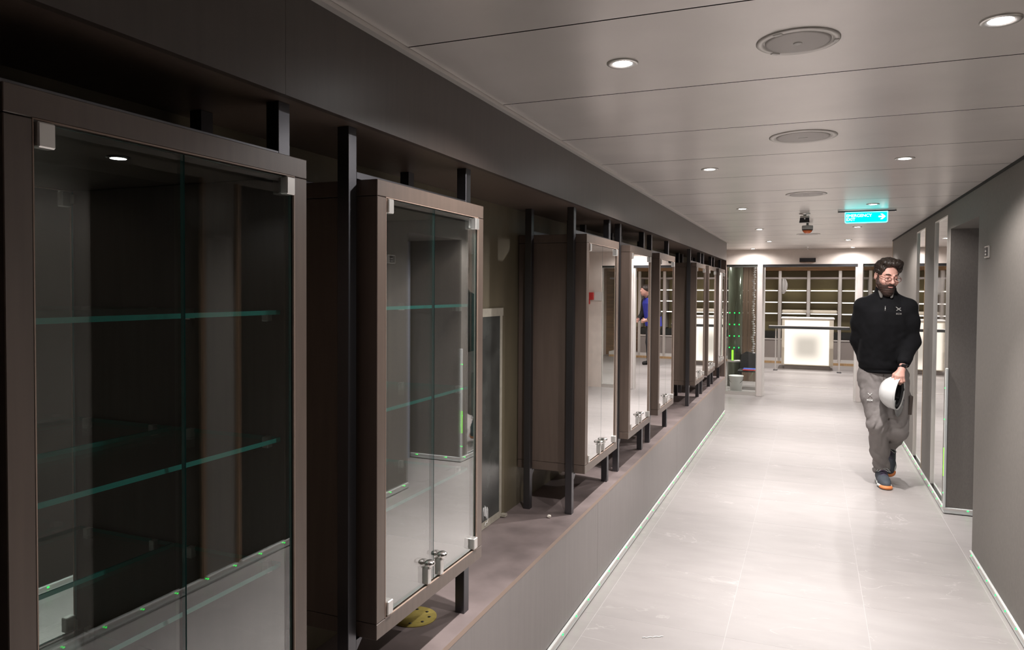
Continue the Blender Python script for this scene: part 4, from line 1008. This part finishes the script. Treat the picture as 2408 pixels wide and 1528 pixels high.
def lace(i, s):
    yy_, z = 0.004-0.022*i, 0.128-0.0105*i
    return tube_mesh([(-0.026, yy_+0.006*s, z-0.010), (0.0, yy_, z+0.001), (0.026, yy_-0.006*s, z-0.010)], 0.0034, 'shoe_purple', 6)
LACES = [lace(i, 1 if i % 2 else -1) for i in range(5)]
BOW = [tube_mesh([(0.0, 0.0, 0.132), (0.032, 0.0, 0.132), (0.056, -0.01, 0.105), (0.036, -0.024, 0.112), (0.0, -0.004, 0.130)], 0.0022, 'shoe_sole', 6), tube_mesh([(0.0, 0.0, 0.132), (-0.030, 0.0, 0.130), (-0.046, -0.01, 0.105), (-0.032, -0.022, 0.110), (0.0, -0.004, 0.130)], 0.0022, 'shoe_sole', 6)]
def shoe(parent, loc, rot, upper='shoe_slate'):
    u = put('shoe', SHOE['upper'], parent, loc, rot)
    for k_ in ('sole', 'toe_cap', 'tread'): put(k_, SHOE[k_], u)
    put('tongue', prism_mesh([(-0.024, 0.058), (0.024, 0.058), (0.020, 0.112), (-0.020, 0.112)], 'y', 0.010, 'shoe_purple'), u, (0, 0.012, 0.030), (-0.60, 0, 0))
    for l_ in LACES: put('lace', l_, u)
    for l_ in BOW: put('lace_loop', l_, u)
    return u
shoe(man, Lc((0.556, 6.588, 0.0)), (0, 0, math.radians(4)))
shoe(man, Lc((0.632, 6.90, 0.165)), (math.radians(48), 0, math.radians(-6)))
# watch on his left wrist
wt = put('wrist_watch', tube_mesh([Lc((0.666+0.032*math.cos(a), 6.399+0.032*math.sin(a), 0.981+0.010*math.cos(a)-0.010*math.sin(a))) for a in [2*math.pi*i/24 for i in range(24)]], 0.0075, 'black_plastic', 8, True), man)
put('watch_case', box_mesh(0.036, 0.012, 0.036, 'black_plastic', 0.005), wt, Lc((0.669, 6.365, 0.986)), (0.25, 0.15, 0.1))

# ---------------------------------------------------------------- helmet
ax_c = Vector((-0.90, 0.40, 0.10)).normalized()                   # crown
ax_f = Vector((0.20, -0.16, -0.97)); ax_f = (ax_f-ax_f.dot(ax_c)*ax_c).normalized()   # front (visor) points down
ax_s = ax_c.cross(ax_f)
HMAT = Matrix((ax_f, ax_s, ax_c)).transposed()
hl = thing('safety_helmet', (0.641, 6.352, 0.772), 'white safety helmet with black lining held by the walking person', 'helmet')
hl.rotation_euler = HMAT.to_euler()
def dome(rx, ry, rz, zmin, mat, flip=False, n=32, m=12):
    vs, fs = [], []
    for j in range(m+1):
        t = (math.pi/2)*j/m
        for i in range(n):
            a = 2*math.pi*i/n; w = math.cos(t)**0.85 if t < math.pi/2-1e-6 else 0
            vs.append((rx*w*math.cos(a), ry*w*math.sin(a), zmin+(rz-zmin)*math.sin(t)))
    for j in range(m):
        for i in range(n):
            q = (j*n+i, j*n+(i+1) % n, (j+1)*n+(i+1) % n, (j+1)*n+i); fs.append(q[::-1] if flip else q)
    return vs, fs
vo, fo = dome(0.128, 0.106, 0.142, 0.0, None); vi, fi = dome(0.123, 0.101, 0.137, 0.0, None, True)
nv = len(vo); vs = vo+vi; fs = fo+[tuple(q+nv for q in f) for f in fi]+[(i, i+nv, (i+1) % 32+nv, (i+1) % 32) for i in range(32)]
me = bpy.data.meshes.new('shell'); me.from_pydata(vs, [], fs); me.update()
bm = bmesh.new(); bm.from_mesh(me); bmesh.ops.remove_doubles(bm, verts=bm.verts, dist=1e-5); bmesh.ops.recalc_face_normals(bm, faces=bm.faces); bm.to_mesh(me); bm.free()
for p in me.polygons: p.use_smooth = True
me.materials.append(MATS['helmet_white']); put('shell', me, hl)
def visor():
    bm = bmesh.new(); R_ = []
    for i in range(25):
        a = math.radians(-68+136*i/24); w = 0.052*math.cos(math.radians(-68+136*i/24)*1.25)**0.7 if abs(i-12) < 12 else 0.0
        inn = Vector((0.126*math.cos(a), 0.104*math.sin(a), 0.004)); out_ = Vector(((0.126+w)*math.cos(a)*1.0, (0.104+w*0.6)*math.sin(a), -0.012-0.02*w))
        R_.append((bm.verts.new(inn), bm.verts.new(out_)))
    for a, b in zip(R_[:-1], R_[1:]): bm.faces.new((a[0], a[1], b[1], b[0]))
    bmesh.ops.solidify(bm, geom=bm.faces[:], thickness=0.0045)
    me = bpy.data.meshes.new('visor'); bm.to_mesh(me); bm.free(); me.materials.append(MATS['helmet_white'])
    for p in me.polygons: p.use_smooth = True
    return me
put('visor', visor(), hl)
put('rim', tube_mesh([(0.126*math.cos(a), 0.104*math.sin(a), 0.001) for a in [2*math.pi*i/40 for i in range(40)]], 0.0042, 'helmet_white', 8, True), hl)
put('crown_ridge', tube_mesh([(0.128*math.cos(t)**0.85, 0, 0.144*math.sin(t)) if t < math.pi/2 else (-0.128*abs(math.cos(t))**0.85, 0, 0.144*math.sin(t)) for t in [math.pi*(0.12+0.76*i/20) for i in range(21)]], 0.006, 'helmet_white', 8), hl)
vi2, fi2 = dome(0.120, 0.098, 0.130, 0.004, None, True)
me = bpy.data.meshes.new('lining'); me.from_pydata(vi2, [], fi2); me.update(); me.materials.append(MATS['helmet_lining']); put('lining', me, hl)
put('headband', tube_mesh([(0.098*math.cos(a), 0.080*math.sin(a), 0.012) for a in [2*math.pi*i/32 for i in range(32)]], 0.010, 'helmet_lining', 8, True), hl)
for a in (0.5, 1.8, 3.6, 5.2): put('cradle_strap', tube_mesh([(0.098*math.cos(a), 0.080*math.sin(a), 0.014), (0.06*math.cos(a), 0.05*math.sin(a), 0.08), (0, 0, 0.105)], 0.007, 'helmet_lining', 6), hl)
put('ratchet_knob', lathe_mesh([(0.016, 0.0), (0.016, 0.012), (0.012, 0.014), (0.0, 0.014)], 'charcoal_plastic', 16), hl, (-0.03, -0.082, 0.012), (math.pi/2, 0, 0))

# ---------------------------------------------------------------- worker in the shop, seen in the cabinet glass
WO = Vector((1.08, 15.35, 0.0))
wk = thing('person', WO, 'person in blue vest leaning forward in the shop, mirrored in the cabinet glass', 'person', rz=math.radians(45))
W2 = Field((-0.40, -0.46, -0.005), (0.40, 0.30, 1.76), 0.008)
W2.ell((0, -0.19, 1.575), (0.078, 0.095, 0.112), None, 0.0); W2.ell((0, -0.235, 1.515), (0.05, 0.05, 0.06), None, 0.03)
W2.cone((0, -0.280, 1.58), (0, -0.302, 1.555), 0.009, 0.014, 0.012)
W2.cone((0, -0.16, 1.50), (0, -0.08, 1.38), 0.055, 0.06, 0.03)
TS = [(0.84, 0, 0.03, 0.14, 0.10), (1.1, 0, 0.0, 0.14, 0.10), (1.36, 0, -0.06, 0.15, 0.10), (1.43, 0, -0.08, 0.08, 0.06)]
W2.loft(TS, 0.03)
AR = lambda sx, r: [(0.21*sx, -0.06, 1.34, 0.05+r), (0.285*sx, -0.05, 1.08, 0.042+r), (0.17*sx, -0.24, 0.96, 0.032+r)]
for sx in (-1, 1):
    W2.chain(AR(sx, 0), 0.03)
    W2.cone((0.17*sx, -0.24, 0.96), (0.13*sx, -0.29, 0.94), 0.03, 0.034, 0.02)
    for q in range(4): W2.chain([(0.125*sx, -0.30, 0.965-0.02*q, 0.011), (0.095*sx, -0.325, 0.962-0.02*q, 0.010), (0.075*sx, -0.315, 0.96-0.02*q, 0.009)], 0.004)
    W2.chain([(0.15*sx, -0.27, 0.965, 0.013), (0.12*sx, -0.29, 0.99, 0.011), (0.10*sx, -0.305, 0.995, 0.009)], 0.006)
    W2.chain([(0.085*sx, 0.02, 0.86, 0.085), (0.10*sx, 0.0, 0.48, 0.058), (0.11*sx, 0.03, 0.09, 0.04)], 0.03)
    W2.cone((0.11*sx, 0.03, 0.06), (0.12*sx, -0.10, 0.035), 0.036, 0.032, 0.02)
put('body', W2.mesh('body', 'skin', 1), wk)
W3 = Field((-0.40, -0.40, 0.86), (0.40, 0.30, 1.56), 0.008)
for sx in (-1, 1): W3.chain([(p[0], p[1], p[2], p[3]) for p in AR(sx, 0.022)][:2]+[(0.185*sx, -0.215, 0.975, 0.048)], 0.03)
W3.loft([(1.32, 0, -0.05, 0.19, 0.125), (1.43, 0, -0.08, 0.12, 0.09), (1.48, 0, -0.10, 0.075, 0.075)], 0.03)
put('sleeves', W3.mesh('sleeves', 'dark_sleeve', 1), wk)
W4 = Field((-0.32, -0.30, 0.78), (0.32, 0.28, 1.48), 0.008)
W4.loft([(0.82, 0, 0.03, 0.200, 0.150), (1.08, 0, 0.0, 0.205, 0.160), (1.30, 0, -0.045, 0.205, 0.155), (1.42, 0, -0.075, 0.13, 0.10)], 0.0)
put('vest', W4.mesh('vest', 'vest_blue', 1), wk)
W5 = Field((-0.30, -0.22, 0.03), (0.30, 0.25, 0.98), 0.008)
W5.loft([(0.78, 0, 0.03, 0.17, 0.125), (0.95, 0, 0.02, 0.155, 0.115)], 0.0)
for sx in (-1, 1): W5.chain([(0.085*sx, 0.02, 0.86, 0.105), (0.10*sx, 0.0, 0.48, 0.082), (0.11*sx, 0.03, 0.09, 0.070)], 0.03)
put('trousers', W5.mesh('trousers', 'dark_trouser', 1), wk)
W6 = Field((-0.2, -0.40, 1.38), (0.2, 0.05, 1.74), 0.008)
W6.ell((0, -0.175, 1.60), (0.088, 0.105, 0.102), None, 0.0); W6.ell((0, -0.285, 1.51), (0.075, 0.075, 0.11), None, 0.01, 'cut')
W6.ell((0, -0.18, 1.485), (0.12, 0.12, 0.07), None, 0.01, 'cut')
put('hair', W6.mesh('hair', 'hair_brown', 1), wk)
for sx in (-1, 1):
    W7 = Field((-0.1, -0.2, -0.005), (0.1, 0.12, 0.14), 0.006)
    W7.chain([(0, 0.05, 0.045, 0.046), (0, -0.02, 0.045, 0.046), (0.006*sx, -0.13, 0.034, 0.042)], 0.02); W7.half((0, 0, -1), (0, 0, 0.002), 'keep')
    put('shoe', W7.mesh('shoe', 'rubber_black', 1), wk, (0.112*sx, 0.01, 0.0))
